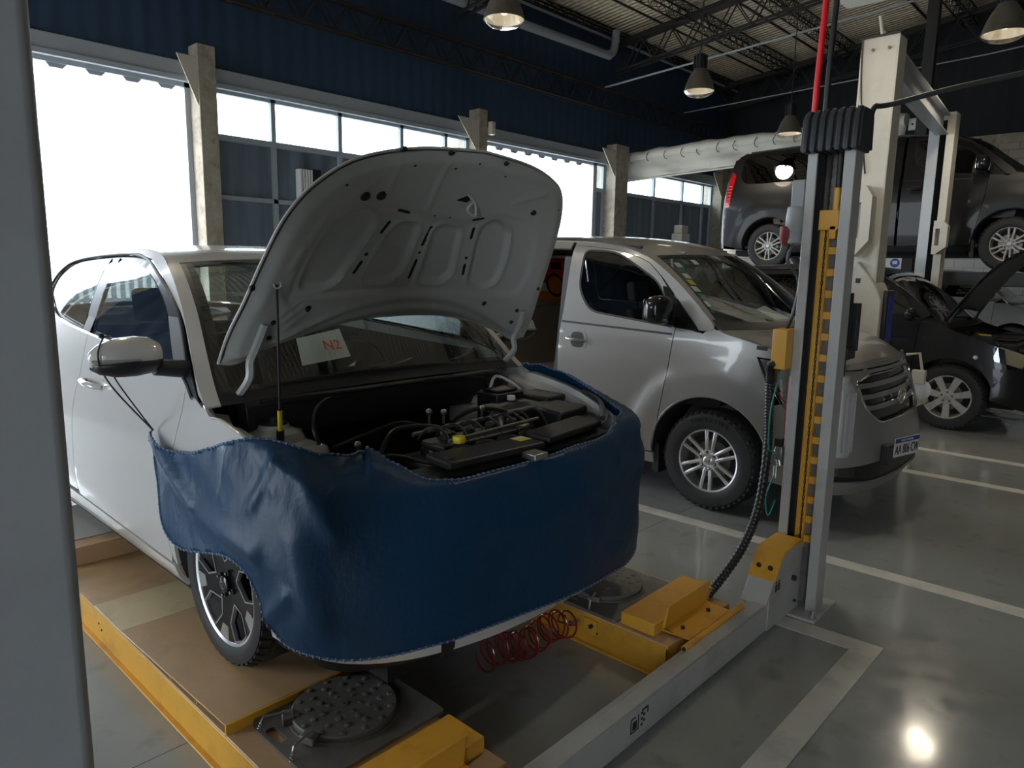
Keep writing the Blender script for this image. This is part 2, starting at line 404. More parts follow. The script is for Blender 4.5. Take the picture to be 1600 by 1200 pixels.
mr2 = N.new('ShaderNodeMapRange'); mr2.inputs[1].default_value = .58; mr2.inputs[2].default_value = .75; mr2.inputs[4].default_value = .5; Lk(n2.outputs['Fac'], mr2.inputs[0]); Lk(mr2.outputs[0], mxs.inputs[0]); Lk(cr.outputs[0], mxs.inputs[6])
sp = N.new('ShaderNodeSeparateXYZ'); Lk(tc.outputs['Object'], sp.inputs[0])
def math_(op, a, b=None, c=None):
    n = N.new('ShaderNodeMath'); n.operation = op
    for i, q in enumerate((a, b, c)):
        if q is None: continue
        if isinstance(q, (int, float)): n.inputs[i].default_value = q
        else: Lk(q, n.inputs[i])
    return n.outputs[0]
fy = math_('ABSOLUTE', math_('SUBTRACT', math_('FRACT', math_('DIVIDE', math_('ADD', sp.outputs['Y'], 1.665), 4.0)), .0))
fx = math_('FRACT', math_('DIVIDE', math_('ADD', sp.outputs['X'], 1.3), 4.85))
jt = math_('LESS_THAN', fy, .0010)
mj = N.new('ShaderNodeMix'); mj.data_type = 'RGBA'; mj.inputs[7].default_value = (.03, .03, .03, 1); Lk(jt, mj.inputs[0]); Lk(mxs.outputs[2], mj.inputs[6]); Lk(mj.outputs[2], B.inputs['Base Color'])
B.inputs['Coat Weight'].default_value = .35; B.inputs['Coat Roughness'].default_value = .08
# corrugated sheet (bump only)
def corr(name, col, axis, per, rough=.6, streak=.35, metal=0, bst=1.0):
    global N, Lk
    m, N, Lk, B = node_mat(name); tc = N.new('ShaderNodeTexCoord'); sp = N.new('ShaderNodeSeparateXYZ'); Lk(tc.outputs['Object'], sp.inputs[0])
    s = math_('SINE', math_('MULTIPLY', sp.outputs[axis], 2*PI/per)); bp = N.new('ShaderNodeBump'); bp.inputs['Strength'].default_value = bst; bp.inputs['Distance'].default_value = per*.16
    Lk(s, bp.inputs['Height']); Lk(bp.outputs[0], B.inputs['Normal']); B.inputs['Roughness'].default_value = rough; B.inputs['Metallic'].default_value = metal
    mp = N.new('ShaderNodeMapping'); mp.inputs['Scale'].default_value = (6, 6, .35) if axis != 'Z' else (1, 1, 1); Lk(tc.outputs['Object'], mp.inputs[0])
    n = N.new('ShaderNodeTexNoise'); n.inputs['Scale'].default_value = 2; n.inputs['Detail'].default_value = 6; Lk(mp.outputs[0], n.inputs[0])
    r_ = N.new('ShaderNodeMapRange'); r_.inputs[1].default_value = .3; r_.inputs[2].default_value = .7; r_.inputs[3].default_value = 1-streak; r_.inputs[4].default_value = 1+streak; Lk(n.outputs['Fac'], r_.inputs[0])
    v = N.new('ShaderNodeVectorMath'); v.operation = 'SCALE'; v.inputs[0].default_value = col; Lk(r_.outputs[0], v.inputs['Scale']); Lk(v.outputs[0], B.inputs['Base Color'])
    return m
m_wallc = corr('glare tinted navy corrugated cladding', (.020, .048, .095), 'X', .25, .6, .12, bst=.10)  # blue veil of the doorway glare is mixed into this navy base colour
m_wallc2 = corr('dark corrugated side cladding', (.008, .010, .014), 'Y', .25, .8, .1, bst=.2)
m_roof = corr('corrugated roof sheet', (.66, .55, .40), 'X', .14, .6, .25)
m_panel = corr('blue grey sheet infill', (.14, .18, .23), 'X', .35, .6, .15, bst=.3)
# block wall
def blocks(name, ca, cb, mort, bw, bh, axes):
    global N, Lk
    m, N, Lk, B = node_mat(name); tc = N.new('ShaderNodeTexCoord'); sp = N.new('ShaderNodeSeparateXYZ'); Lk(tc.outputs['Object'], sp.inputs[0])
    cb_ = N.new('ShaderNodeCombineXYZ'); Lk(sp.outputs[axes], cb_.inputs[0]); Lk(sp.outputs['Z'], cb_.inputs[1])
    br = N.new('ShaderNodeTexBrick'); Lk(cb_.outputs[0], br.inputs[0]); br.inputs['Color1'].default_value = (*ca, 1); br.inputs['Color2'].default_value = (*cb, 1); br.inputs['Mortar'].default_value = (*mort, 1)
    br.inputs['Scale'].default_value = 1; br.inputs['Brick Width'].default_value = bw; br.inputs['Row Height'].default_value = bh; br.inputs['Mortar Size'].default_value = .008
    Lk(br.outputs[0], B.inputs['Base Color']); B.inputs['Roughness'].default_value = .8
    bp = N.new('ShaderNodeBump'); bp.inputs['Strength'].default_value = .5; bp.inputs['Distance'].default_value = .01; bp.invert = True; Lk(br.outputs['Fac'], bp.inputs['Height']); Lk(bp.outputs[0], B.inputs['Normal'])
    return m
m_block = blocks('concrete block wall', (.36, .32, .26), (.30, .265, .21), (.16, .14, .11), .4, .2, 'Y')
m_blockw = blocks('white painted block wall', (.62, .60, .56), (.58, .56, .52), (.38, .37, .34), .4, .2, 'Y')
m_blockl = blocks('grey block wall', (.33, .32, .30), (.27, .26, .25), (.15, .15, .14), .4, .2, 'Y')
m_conc = mat('rough concrete column', (.32, .28, .22), .85, var=.25, vscale=6, bump=.4, bscale=18, dirt=(.15, .11, .08), dscale=9, damt=.7)
m_trimw = mat('white painted beam', (.34, .37, .40), .5, var=.05)
m_mull = mat('pale window frame', (.36, .40, .44), .5)
m_bracket = mat('cream steel bracket', (.5, .46, .38), .5)
m_truss = mat('dark lattice steel', (.018, .016, .015), .6)
m_winglass = glass('window pane', (.9, .95, .95), .02)
m_lampsh = mat('lamp shade', (.13, .115, .095), .5, metal=.4, dirt=(.06, .04, .025), dscale=6, damt=.6)
m_lampin = mat('lamp reflector', (.75, .70, .60), .3, metal=.6)
m_bulb = mat('frosted bulb', (.9, .82, .68), .4, emit=1.5)
m_canvas = mat('cream canvas', (.46, .45, .40), .7, bump=.3, bscale=5, dirt=(.25, .24, .2), dscale=2, damt=.4)
m_extg = mat('outdoor concrete', (.55, .53, .50), .85, var=.08, vscale=2)
m_pipe = mat('grey steel pipe', (.28, .30, .33), .5)
# tarp: woven vinyl
m_tarp, N, Lk, B = node_mat('blue vinyl fender cover')
tc = N.new('ShaderNodeTexCoord'); n = N.new('ShaderNodeTexNoise'); n.inputs['Scale'].default_value = 7; n.inputs['Detail'].default_value = 6; n.inputs['Distortion'].default_value = .6; Lk(tc.outputs['Object'], n.inputs[0])
bp = N.new('ShaderNodeBump'); bp.inputs['Strength'].default_value = .35; bp.inputs['Distance'].default_value = .02; Lk(n.outputs['Fac'], bp.inputs['Height'])
nb = N.new('ShaderNodeTexNoise'); nb.inputs['Scale'].default_value = 60; nb.inputs['Detail'].default_value = 4
mp = N.new('ShaderNodeMapping'); mp.inputs['Scale'].default_value = (1, 1, .35); Lk(tc.outputs['Object'], mp.inputs[0]); Lk(mp.outputs[0], nb.inputs[0])
bp2 = N.new('ShaderNodeBump'); bp2.inputs['Strength'].default_value = .35; bp2.inputs['Distance'].default_value = .004; Lk(nb.outputs['Fac'], bp2.inputs['Height']); Lk(bp.outputs[0], bp2.inputs['Normal']); Lk(bp2.outputs[0], B.inputs['Normal'])
B.inputs['Base Color'].default_value = (.005, .040, .100, 1); B.inputs['Roughness'].default_value = .45; B.inputs['Specular IOR Level'].default_value = .35

# ------------------------------------------------------------------ room shell
def zroof(y): return 6.80+.12*(10-y)
def slabwall(ax, c0, c1, a0, a1, z0, z1, holes):
    """wall of thickness c0..c1 along axis ax with rectangular holes (a0,a1,z0,z1)"""
    mb = MB(); A = sorted({a0, a1, *[h[0] for h in holes], *[h[1] for h in holes]}); Z = sorted({z0, z1, *[h[2] for h in holes], *[h[3] for h in holes]})
    A = [a for a in A if a0 <= a <= a1]; Z = [z for z in Z if z0 <= z <= z1]
    for p, q in zip(A, A[1:]):
        for u, v in zip(Z, Z[1:]):
            m, n = (p+q)/2, (u+v)/2
            if any(h[0] < m < h[1] and h[2] < n < h[3] for h in holes): continue
            if ax == 'X': mb.box(p, q, c0, c1, u, v)
            else: mb.box(c0, c1, p, q, u, v)
    return mb
struct(obj('floor', MB().box(XL, XW+.3, YB, YF+.25, -.2, 0), m_floor, smooth=None))
struct(obj('ground', MB().box(-60, 80, YF+.25, 90, -.25, -.02), m_extg, smooth=None))
struct(obj('yard_ground', MB().box(-60, 80, -70, YB, -.25, -.02), m_extg, smooth=None))
struct(obj('side_ground', MB().box(-60, XL, YB, YF+.25, -.25, -.02), m_extg, smooth=None))
struct(obj('wall_facade', slabwall('X', 9.98, 10.22, XL, XW+.3, 4.2, 6.9, []), m_wallc, smooth=None))
struct(obj('wall_facade_left', slabwall('X', 9.98, 10.22, XL, -.5, 0, 4.2, []), m_wallc, smooth=None))
struct(obj('wall_right', slabwall('Y', XW, XW+.3, YB, YF, 2.35, 4.55, []), m_block, smooth=None))
struct(obj('wall_right_lower', slabwall('Y', XW, XW+.3, YB, YF, 0, 2.35, []), m_blockw, smooth=None))
struct(obj('wall_right_upper', slabwall('Y', XW+.02, XW+.3, YB, YF, 4.75, 9.3, []), m_wallc2, smooth=None))
struct(obj('trim_1', MB().box(XW-.06, XW+.3, YB, YF, 4.55, 4.75), m_conc, smooth=None))
struct(obj('wall_left', slabwall('Y', XL-.3, XL, YB, YF, 0, 9.3, [(5.2, 9.2, 0, 4.6), (-4, -2, 0, 4.6)]), m_blockl, smooth=None))  # rearmost opening is added out of view as fill light
struct(obj('wall_back', slabwall('X', YB-.25, YB, XL, XW+.3, 0, 9.3, []), m_blockl, smooth=None))
rb = MB()
rb.add([(XL-.3, YF+.3, zroof(YF+.3)), (XW+.3, YF+.3, zroof(YF+.3)), (XW+.3, YB-.3, zroof(YB-.3)), (XL-.3, YB-.3, zroof(YB-.3)),
        (XL-.3, YF+.3, zroof(YF+.3)+.06), (XW+.3, YF+.3, zroof(YF+.3)+.06), (XW+.3, YB-.3, zroof(YB-.3)+.06), (XL-.3, YB-.3, zroof(YB-.3)+.06)],
       [(0, 1, 2, 3), (7, 6, 5, 4), (0, 4, 5, 1), (1, 5, 6, 2), (2, 6, 7, 3), (3, 7, 4, 0)])
struct(obj('ceiling', rb, m_roof, smooth=None))
# sheet overlap lines on the roof
tb = MB()
for y in [8.95, 7.4, 5.0, 3.4, 1.8, .2, -1.4, -3, -4.6]:
    tb.box(XL, XW, y-.02, y+.02, zroof(y)-.03, zroof(y))
struct(obj('trim_2', tb, m_truss, smooth=None))
struct(obj('skylight', MB().box(16.0, 16.9, 4.6, 6.0, zroof(5.3)-.12, zroof(5.3)-.08), mat('frosted roof light', (.6, .6, .55), .6, emit=.12), smooth=None))
# facade pillars
for i, (x0, x1) in enumerate(((-.62, -.32), (4.38, 4.62), (9.5, 9.72), (13.82, 14.32), (18.95, 19.25))):
    y0 = (9.9, 9.72, 9.72, 9.7, 9.7)[i]
    struct(obj('pillar', MB().box(x0, x1, y0, 10.3, 0, 4.42+.03*(i % 3)), m_conc, smooth=None, bevel=.008))
# header beams, door frames, windows
struct(obj('trim_3', MB().box(XL, XW, 9.93, 10.2, 4.03, 4.24), m_trimw, smooth=None, bevel=.01))
struct(obj('trim_4', MB().box(XL, XW, 9.90, 9.98, 3.985, 4.05), m_mull, smooth=None, bevel=.005))
def door_frame(n, x0, x1):
    mb = MB(); mb.box(x0, x0+.07, 10.0, 10.12, 0, 4.0); mb.box(x1-.07, x1, 10.0, 10.12, 0, 4.0); mb.box(x0, x1, 10.0, 10.12, 3.93, 4.0)
    x = x0+.1
    while x < x1-.3:
        mb.prism([(x, 3.93), (x+.22, 3.93), (x+.18, 3.88), (x+.04, 3.88)], lambda a, b: (a, 10.02, b), lambda a, b: (a, 10.05, b)); x += .42
    struct(obj('door_%d' % n, mb, m_mull, smooth=None))
door_frame(1, -.32, 4.38); door_frame(2, 9.72, 13.45)
def window_bay(n, x0, x1, mull, zb, zm, infill):
    mb = MB(); d0, d1 = 10.0, 10.08
    for x in [x0+.03, x1-.03]: mb.box(x-.03, x+.03, d0, d1, 0, 4.0)
    for x in mull: mb.box(x-.035, x+.035, d0, d1, 0, 4.0)
    mb.box(x0, x1, d0-.01, d1, zb-.05, zb+.03); mb.box(x0, x1, d0, d1, 3.94, 4.0)
    for z in zm: mb.box(x0, x1, d0, d1, z-.03, z+.03)
    struct(obj('window_frame', mb, m_mull, smooth=None))
    xs = [x0+.06]+[v for x in mull for v in (x-.035, x+.035)]+[x1-.06]
    for a, b in zip(xs[::2], xs[1::2]):
        struct(obj('window_%d' % n, MB().box(a, b, 10.035, 10.045, zb+.03, 3.94), m_winglass, smooth=None)); n += 1
    struct(obj('wall_panel', MB().box(x0, x1, 10.05, 10.10, 0, zb), infill, smooth=None))
    return n
n = window_bay(1, 4.62, 9.5, [5.58, 6.72, 7.95, 8.95], 3.37, [2.55, 1.2], m_panel)
n = window_bay(n, 13.45, 13.82, [], 3.42, [], m_panel)
n = window_bay(n, 14.32, 18.95, [14.62, 15.95, 17.35, 18.45], 3.42, [.9], m_panel)
# triangular brackets on the pillars
br = None
for i, (x, y0) in enumerate(((4.38, 9.72), (9.5, 9.72), (13.82, 9.7), (18.95, 9.7))):
    ln = .42 if i else .2
    if i == 0:
        mb = MB().prism([(0, 0), (-.26, 0), (0, -.62)], lambda a, b: (a, 0, b), lambda a, b: (a, .02, b))
    else: mb = MB().prism([(0, 0), (-.5, 0), (0, -.58)], lambda a, b: (a, 0, b), lambda a, b: (a, .02, b))
    o = obj('wall_bracket', mb, m_bracket, smooth=None, bevel=.004, loc=(x, y0+.02, 4.28))
    tag(o, ['triangular cream bracket on the pillar right of the bright big doorway', 'triangular cream bracket on the pillar above the open white bonnet', 'triangular cream bracket on the pillar left of the canvas curtain', 'triangular cream bracket in the far corner under the canvas curtain'][i], 'bracket', 'triangular brackets on the facade pillars')
tag(obj('junction_box', MB().box(9.73, 9.83, 9.62, 9.72, 4.05, 4.28), m_white2, bevel=.01), 'small pale box on the pillar above the open bonnet', 'box')
# louvre
t = empty('wall_louvre', (6.02, 9.93, 2.85), 'white louvred vent on the blue grey panel left of the open bonnet', 'vent')
obj('vent_housing', MB().box(.02, .28, -.02, .08, -.2, .22), m_blk, t, bevel=.005)
for k in range(5): obj('vent_slat', MB().box(-.10+k*.045, -.075+k*.045, -.06, .08, -.22, .2), m_paper, t, smooth=None)
# lattice girders
def lattice(name, p0, p1, h, w, step, label, r=.018, rr=.009, grp='lattice roof joists'):
    p0, p1 = Vector(p0), Vector(p1); L = (p1-p0).length; t = (p1-p0).normalized(); up = Vector((0, 0, 1)); sd = t.cross(up).normalized()
    mb = MB(); cs = [(up*0+sd*w/2), (up*0-sd*w/2), (-up*h+sd*w/2), (-up*h-sd*w/2)] if w > .1 else [up*0, -up*h]
    for c in cs: mb.tube([p0+c, p1+c], r, 4)
    n = int(L/step)
    for i in range(n):
        a, b = p0+t*(L*i/n), p0+t*(L*(i+.5)/n); c = p0+t*(L*(i+1)/n)
        if w > .1:
            for A, B_ in ((0, 2), (1, 3), (0, 1), (2, 3)):
                mb.tube([a+cs[A], b+cs[B_]], rr, 3, cap=False); mb.tube([b+cs[B_], c+cs[A]], rr, 3, cap=False)
        else:
            mb.tube([a+cs[0], b+cs[1]], rr, 4, cap=False); mb.tube([b+cs[1], c+cs[0]], rr, 4, cap=False)
    return struct(obj(name, mb, m_truss, smooth=None))
lattice('roof_joist', (-6, 8.15, zroof(8.15)-.04), (19.6, 8.15, zroof(8.15)-.04), .28, .26, .32, '')
lattice('roof_joist', (-6, 6.7, zroof(6.7)-.04), (19.6, 6.7, zroof(6.7)-.04), .28, .26, .32, '')
lattice('roof_joist', (-6, 4.2, zroof(4.2)-.04), (19.6, 4.2, zroof(4.2)-.04), .28, .26, .32, '')
lattice('roof_joist', (-6, 1.2, zroof(1.2)-.04), (19.6, 1.2, zroof(1.2)-.04), .28, .26, .32, '')
lattice('roof_joist', (-6, 9.8, zroof(9.8)-.04), (19.6, 9.8, zroof(9.8)-.04), .16, .14, .3, '')
for x in (4.3, 9.1, 13.9, 18.9):
    for s in (-.09, .09):
        lattice('roof_truss', (x+s, 9.9, zroof(9.9)-.30), (x+s, -9.9, zroof(-9.9)-.30), .0 if 0 else .55, .05, .7, '', .03, .016)
    struct(obj('roof_beam', MB().tube([(x, 9.9, zroof(9.9)-.26), (x, -9.9, zroof(-9.9)-.26)], .09, 4), m_truss, smooth=None))
lattice('wall_girder', (-.5, 9.72, 5.5), (19.0, 9.72, 5.5), .42, .12, .55, '', .03, .014)
lattice('lattice_column', (9.45, 9.85, 4.3), (9.45, 9.851, 6.7), .0001, .2, .3, '') if 0 else None
# eave gutter rail catching the light
struct(obj('trim_5', MB().tube([(XL, 9.75, 6.58), (XW, 9.75, 6.58)], .03, 6), m_pipe))
tag(obj('ventilation_pipe', MB().tube(crom([(3.0, 9.6, 6.1), (8, 9.6, 6.1), (12.8, 9.6, 6.15), (13.2, 9.6, 6.17), (13.42, 9.6, 6.3), (13.5, 9.6, 6.7)], 6), .085, 12), m_pipe), 'long grey pipe with a bent end under the roof above the facade', 'pipe')
tag(obj('cable_conduit', MB().tube([(13.2, 9.7, 5.5), (13.5, 4.0, 6.0), (13.6, -2, 6.6)], .02, 5), m_pipe), 'thin straight conduit crossing the dark roof space beside the hanging lamps', 'conduit')
tag(obj('roof_cable', MB().tube([(16.5, 9.6, 5.5), (15.5, 3, 5.5), (14.8, -2, 5.7)], .012, 5), m_pipe), 'thin pale cable strung across the dark roof space right of the red conduit', 'cable')
struct(obj('steel_column', MB().box(14.5, 14.68, 3.62, 3.8, 0, 7.4), m_truss, smooth=None))
# canvas curtain rolled up between the bays
t = empty('canvas_curtain', (14.5, 6.8, 4.1), 'cream canvas curtain rolled up on a long tube beyond the silver van', 'curtain')
pts = crom([(0, -2.85, .25), (.02, -1.0, .22), (0, 1, .19), (0, 3.1, .10)], 10); mb = MB()
mb.tube([(p[0]+.02*math.sin(i*1.7), p[1], p[2]+.012*math.sin(i*2.3)) for i, p in enumerate(pts)], [.11+.012*math.sin(i*1.3) for i in range(len(pts))], 12)
obj('roll', mb, m_canvas, t)
mb = MB(); nn = 90; mm = 8
vs = []
for i in range(nn+1):
    y = -2.85+5.95*i/nn
    for j in range(mm+1):
        q = j/mm; zt = .22-.1*(i/nn); dz = .36+.16*(i/nn)
        vs.append((-.02+.05*math.sin(y*4+q*3)*q+.03*noise.noise(Vector((y*3, q*4, 1))), y, zt-dz*q))
mb.add(vs, [(i*(mm+1)+j, (i+1)*(mm+1)+j, (i+1)*(mm+1)+j+1, i*(mm+1)+j+1) for i in range(nn) for j in range(mm)])
obj('hanging_fold', mb, m_canvas, t, solid=.006)
obj('hem_bar', MB().tube([(0, -2.85, -.16), (0, 3.1, -.42)], .025, 6), m_canvas, t)
mb = MB()
for k in range(14):
    y = -2.6+k*.42+random.uniform(-.05, .05); mb.tube([(-.03, y+.05*math.sin(a), .25-.04*(k/14)+.115*math.cos(a)) if 0 else (.125*math.sin(a), y+.05*math.cos(a*1.5), .22-.01*k+.125*math.cos(a)) for a in [2*PI*i/10 for i in range(10)]], .008, 4, closed=True)
obj('lacing_cord', mb, m_dark, t)
t = empty('roller_tube', (14.6, 3.86, 4.27), 'dark roller tube with a white end bracket right of the canvas curtain', 'roller')
obj('tube', MB().tube([(0, 0, 0), (2.6, .05, .02)], .07, 12), m_dark, t); obj('end_bracket', MB().box(-.06, -.02, -.07, .07, -.10, .10), m_paper, t, bevel=.01); obj('screw', MB().cyl((-.07, 0, 0), (-.055, 0, 0), .018, 8), m_dark, t)
# safety notice on the far wall
t = empty('safety_notice', (XW-.012, 5.28, 1.9), 'white sheet with a round blue safety symbol on the far block wall', 'sign')
obj('sheet', MB().box(0, .01, -.22, .22, -.15, .15), m_paper, t, smooth=None)
mb = MB(); mb.lathe([(.001, 0), (.11, 0)], lambda a, b, h: (-.004, a, b), 24); obj('blue_symbol', mb, m_blue, t, smooth=None)
mb = MB().box(-.007, -.004, -.05, .05, -.03, .05); mb.box(-.009, -.004, -.065, .065, .015, .032); obj('white_figure', mb, m_paper, t, smooth=None)
o = tag(obj('paper_notice', MB().box(XW-.012, XW-.002, 5.8, 6.5, 1.72, 2.06), m_paper, smooth=None), 'plain white notice board left of the blue safety symbol', 'sign')
# high bay lamps
def lamp(x, y, z, label, first=None, sz=1.0):
    if first: return dup(first, (x, y, z), label)
    t = empty('bay_lamp', (x, y, z), label, 'lamp', 'hanging bay lamps')
    pr = [(.075, .19), (.10, .15), (.15, .07), (.19, -.03), (.215, -.12), (.222, -.13), (.215, -.135), (.18, -.03), (.14, .06), (.09, .14), (.05, .16)]
    obj('lamp_shade', MB().lathe(pr, lambda a, b, h: (a, b, h), 36), m_lampsh, t, smooth=60)
    pr2 = [(.208, -.128), (.175, -.03), (.135, .055), (.085, .13), (.001, .135)]
    obj('reflector', MB().lathe(pr2, lambda a, b, h: (a, b, h), 36), m_lampin, t, smooth=60)
    mb = MB(); mb.cyl((0, 0, .17), (0, 0, .36), .085, 16)
    for k in range(12):
        a = 2*PI*k/12; mb.box(.08, .098, -.006, .006, .18, .36, Matrix.Rotation(a, 4, 'Z'))
    mb.cyl((0, 0, .36), (0, 0, .38), .06, 12); obj('gear_housing', mb, m_blk, t)
    obj('bulb', MB().sphere((0, 0, .02), .07, 16, (1, 1, 1.5)), m_bulb, t)
    g = MB().lathe([(.215, -.13), (.19, -.17), (.13, -.205), (.05, -.22), (.001, -.222)], lambda a, b, h: (a, b, h), 30); obj('glass_cover', g, m_lens, t)
    mb = MB(); mb.tube([(.03*math.cos(a), 0, .41+.03*math.sin(a)) for a in [2*PI*i/14 for i in range(14)]], .006, 6, closed=True)
    obj('hook', mb, m_dark, t)
    obj('hanging_rod', MB().tube([(0, 0, .44), (0, 0, zroof(y)-.1-z)], .009, 6), m_dark, t)
    return t
L1 = lamp(9.88, 5.52, 4.36, 'bay lamp hanging over the silver van with a dark wall behind')
for (x, y, z), lb in (((5.83, 5.6, 4.36), 'bay lamp cut off by the top edge above the open bonnet'), ((13.15, 5.5, 4.22), 'smallest bay lamp right next to the red conduit'), ((9.5, 1.72, 4.32), 'bay lamp in the top right corner of the photo'), ((1.8, 5.6, 4.36), 'bay lamp above the roof of the white car, outside the photo'), ((5.2, 1.9, 4.7), 'added unseen bay lamp above the lift, outside the photo'), ((9.6, -2.4, 4.36), 'added unseen bay lamp behind the camera on the right'), ((13.2, -2.4, 4.3), 'added unseen bay lamp far right behind the camera')):
    lamp(x, y, z, lb, L1)
for (x, y, z) in ((9.88, 5.52, 4.36), (5.83, 5.6, 4.36), (13.15, 5.5, 4.22), (9.5, 1.72, 4.32), (1.8, 5.6, 4.36), (5.2, 1.9, 4.7), (9.6, -2.4, 4.36), (13.2, -2.4, 4.3)):  # out-of-view lamps near the camera are added to light floor and posts
    l = bpy.data.lights.new('lamp_bulb', 'SPOT'); l.energy = LAMP_W; l.color = (1, .88, .72); l.spot_size = 2.4; l.spot_blend = .5; l.shadow_soft_size = .16
    o = bpy.data.objects.new('lamp_bulb', l); COL.objects.link(o); o.location = (x, y, z-.13)
# outdoors: fence beyond the yard
t = empty('palisade_fence', (-6, 24, 0), 'pale slatted fence far outside the left doorway', 'fence')
mb = MB()
for k in range(110):
    mb.box(k*.26, k*.26+.14, 0, .03, .1, 1.75)
obj('slats', mb, m_mull, t, smooth=None)
obj('rail', MB().box(0, 28.7, .03, .09, 1.4, 1.5), m_mull, t, smooth=None); obj('rail', MB().box(0, 28.7, .03, .09, .4, .5), m_mull, t, smooth=None)
# floor markings
def strip(pts, label, grp='white parking lines'):
    mb = MB().prism(pts, lambda a, b: (a, b, .0005), lambda a, b: (a, b, .003))
    tag(obj('floor_line', mb, m_line, smooth=None), label, 'floor marking', grp)
strip([(4.13, -4), (4.24, -4), (4.17, 6.5), (4.06, 6.5)], 'long white line on the floor between the lift and the silver van')
strip([(6.55, -4), (6.66, -4), (6.60, 6.5), (6.49, 6.5)], 'white line leaving from under the front bumper of the silver van')
strip([(7.50, -4), (7.61, -4), (7.55, 6.5), (7.44, 6.5)], 'white line just beyond the front bumper of the silver van')
strip([(9.85, -4), (9.96, -4), (9.96, 1.6), (9.85, 1.6)], 'white line at the nose of the black car with raised bonnet')
strip([(10.3, -4), (10.4, -4), (10.4, 1.6), (10.3, 1.6)], 'farthest thin white line beyond the black car')
strip([(.2, .685), (3.29, .785), (3.22, 1.08), (3.335, 1.13), (3.36, 1.2) if 0 else (3.10, 1.21), (3.19, .88), (.2, .785)], 'white corner line at the foot of the right lift post') if 0 else None
mb = MB().prism([(-2, .79), (3.30, .775), (3.28, 1.25), (3.17, 1.25), (3.185, .885), (-2, .90)], lambda a, b: (a, b, .0005), lambda a, b: (a, b, .003))
tag(obj('floor_line', mb, m_line, smooth=None), 'white corner line turning at the foot of the ribbed lift post', 'floor marking', 'white parking lines')

# ------------------------------------------------------------------ four post lift
t = empty('lift_post', (3.40, 1.22, 0), 'grey open channel lift post with charcoal ribbed cap beside the silver van', 'lift post')
H = 2.2
mb = MB(); mb.box(.09, .105, -.10, .10, 0, H); mb.box(0, .10, -.105, -.093, 0, H); mb.box(0, .10, .093, .105, 0, H)
mb.box(-.002, .010, -.105, -.055, 0, H); mb.box(-.002, .010, .06, .105, 0, H)
obj('column', mb, m_grey, t, bevel=.004)
obj('back_channel', MB().box(.08, .09, -.05, .06, .02, H), m_steel, t)
mb = MB()
n = 7
for k in range(n):
    y0 = -.125+.25*k/n
    mb.prism([(-.045, 0), (-.035, .15), (-.005, .185), (.10, .185), (.125, .15), (.135, 0)], lambda a, b: (a-(.008 if 1 else 0), y0+.006, b), lambda a, b: (a-.008, y0+.25/n-.008, b))
mb.prism([(-.038, .01), (-.03, .148), (-.003, .178), (.10, .178), (.118, .15), (.128, .01)], lambda a, b: (a, -.13, b), lambda a, b: (a, .13, b))
o = obj('ribbed_cap', mb, m_cap, t, bevel=.004, loc=(0, 0, H-.02))
mb = MB(); mb.box(.055, .085, .0, .045, .3, 1.93)
obj('safety_rack', mb, m_yel, t, bevel=.003)
for k in range(15): obj('rack_rung', MB().box(.06, .083, -.045, .0, .33+k*.1, .365+k*.1), m_yel, t, bevel=.002)
obj('guide_strip', MB().box(.045, .075, .045, .09, .3, 2.18), m_blk, t)
obj('cylinder_rod', MB().cyl((.06, -.02, 1.98), (.06, -.02, 2.2), .012, 10), m_dark, t)
mb = MB().cyl((.055, -.02, 1.86), (.055, -.02, 2.03), .017, 12); mb.box(.03, .085, -.045, .045, 1.84, 1.93); mb.box(.03, .08, -.035, -.005, 1.80, 1.86)
obj('piston_head', mb, m_yel, t, bevel=.003)
mb = MB()
for k in range(92):
    z = .36+k*.02; a = (0 if k % 2 else PI/2)
    mb.tube([(.045+.004*math.cos(a)*math.cos(q), .012+.004*math.sin(a)*math.cos(q), z+.013*math.sin(q)) for q in [2*PI*i/8 for i in range(8)]], .0022, 4, closed=True)
obj('chain', mb, m_dark, t)
obj('base_plate', MB().box(-.10, .20, -.14, .15, 0, .014), m_grey, t, bevel=.003)
for (x, y) in ((-.06, -.115), (.17, -.05), (.17, .12)):
    mb = MB().cyl((x, y, .014), (x, y, .018), .019, 14); mb.cyl((x, y, .018), (x, y, .03), .012, 6); mb.cyl((x, y, .03), (x, y, .045), .006, 8)
    obj('anchor_bolt', mb, m_zinc, t)
# fittings on the far side of the post
mb = MB().box(-.08, .04, .105, .175, 1.19, 1.38); mb2 = obj('cable_box', mb, m_yel, t, bevel=.004)
mb = MB(); mb.box(0, .07, .108, .17, 1.93, 2.07, Matrix.Identity(4)); mb.lathe([(.001, 1.95), (.045, 1.95), (.05, 1.90), (.05, 1.86), (.038, 1.84), (.04, 1.78), (.001, 1.77)], lambda a, b, h: (.03+a, .145+b, h), 20)
obj('power_socket', mb, mat('grey plastic', (.30, .31, .31), .45), t, bevel=.006)
obj('plug', MB().lathe([(.001, 1.86), (.032, 1.86), (.032, 1.80), (.018, 1.77), (.001, 1.77)], lambda a, b, h: (.02+a, .185+b, h), 16), mat('dull red plastic', (.2, .02, .02), .5), t)
obj('cable', MB().tube(crom([(.03, .15, 1.78), (.03, .175, 1.70), (.035, .115, 1.60), (.03, .13, 1.45), (.0, .14, 1.38)], 8), .009, 8), m_hose, t)
mb = MB()
for k in range(2): mb.cyl((.02+.03*k, .13, .70), (.02+.03*k, .15, .78), .016, 10)
mb.box(-.01, .07, .115, .15, .735, .80); mb.cyl((.0, .14, .64), (.0, .14, .70), .013, 10)
obj('air_valve', mb, m_zinc, t, bevel=.002)
obj('valve_coil', MB().box(-.005, .03, .12, .16, .79, .84), m_blk, t, bevel=.003)
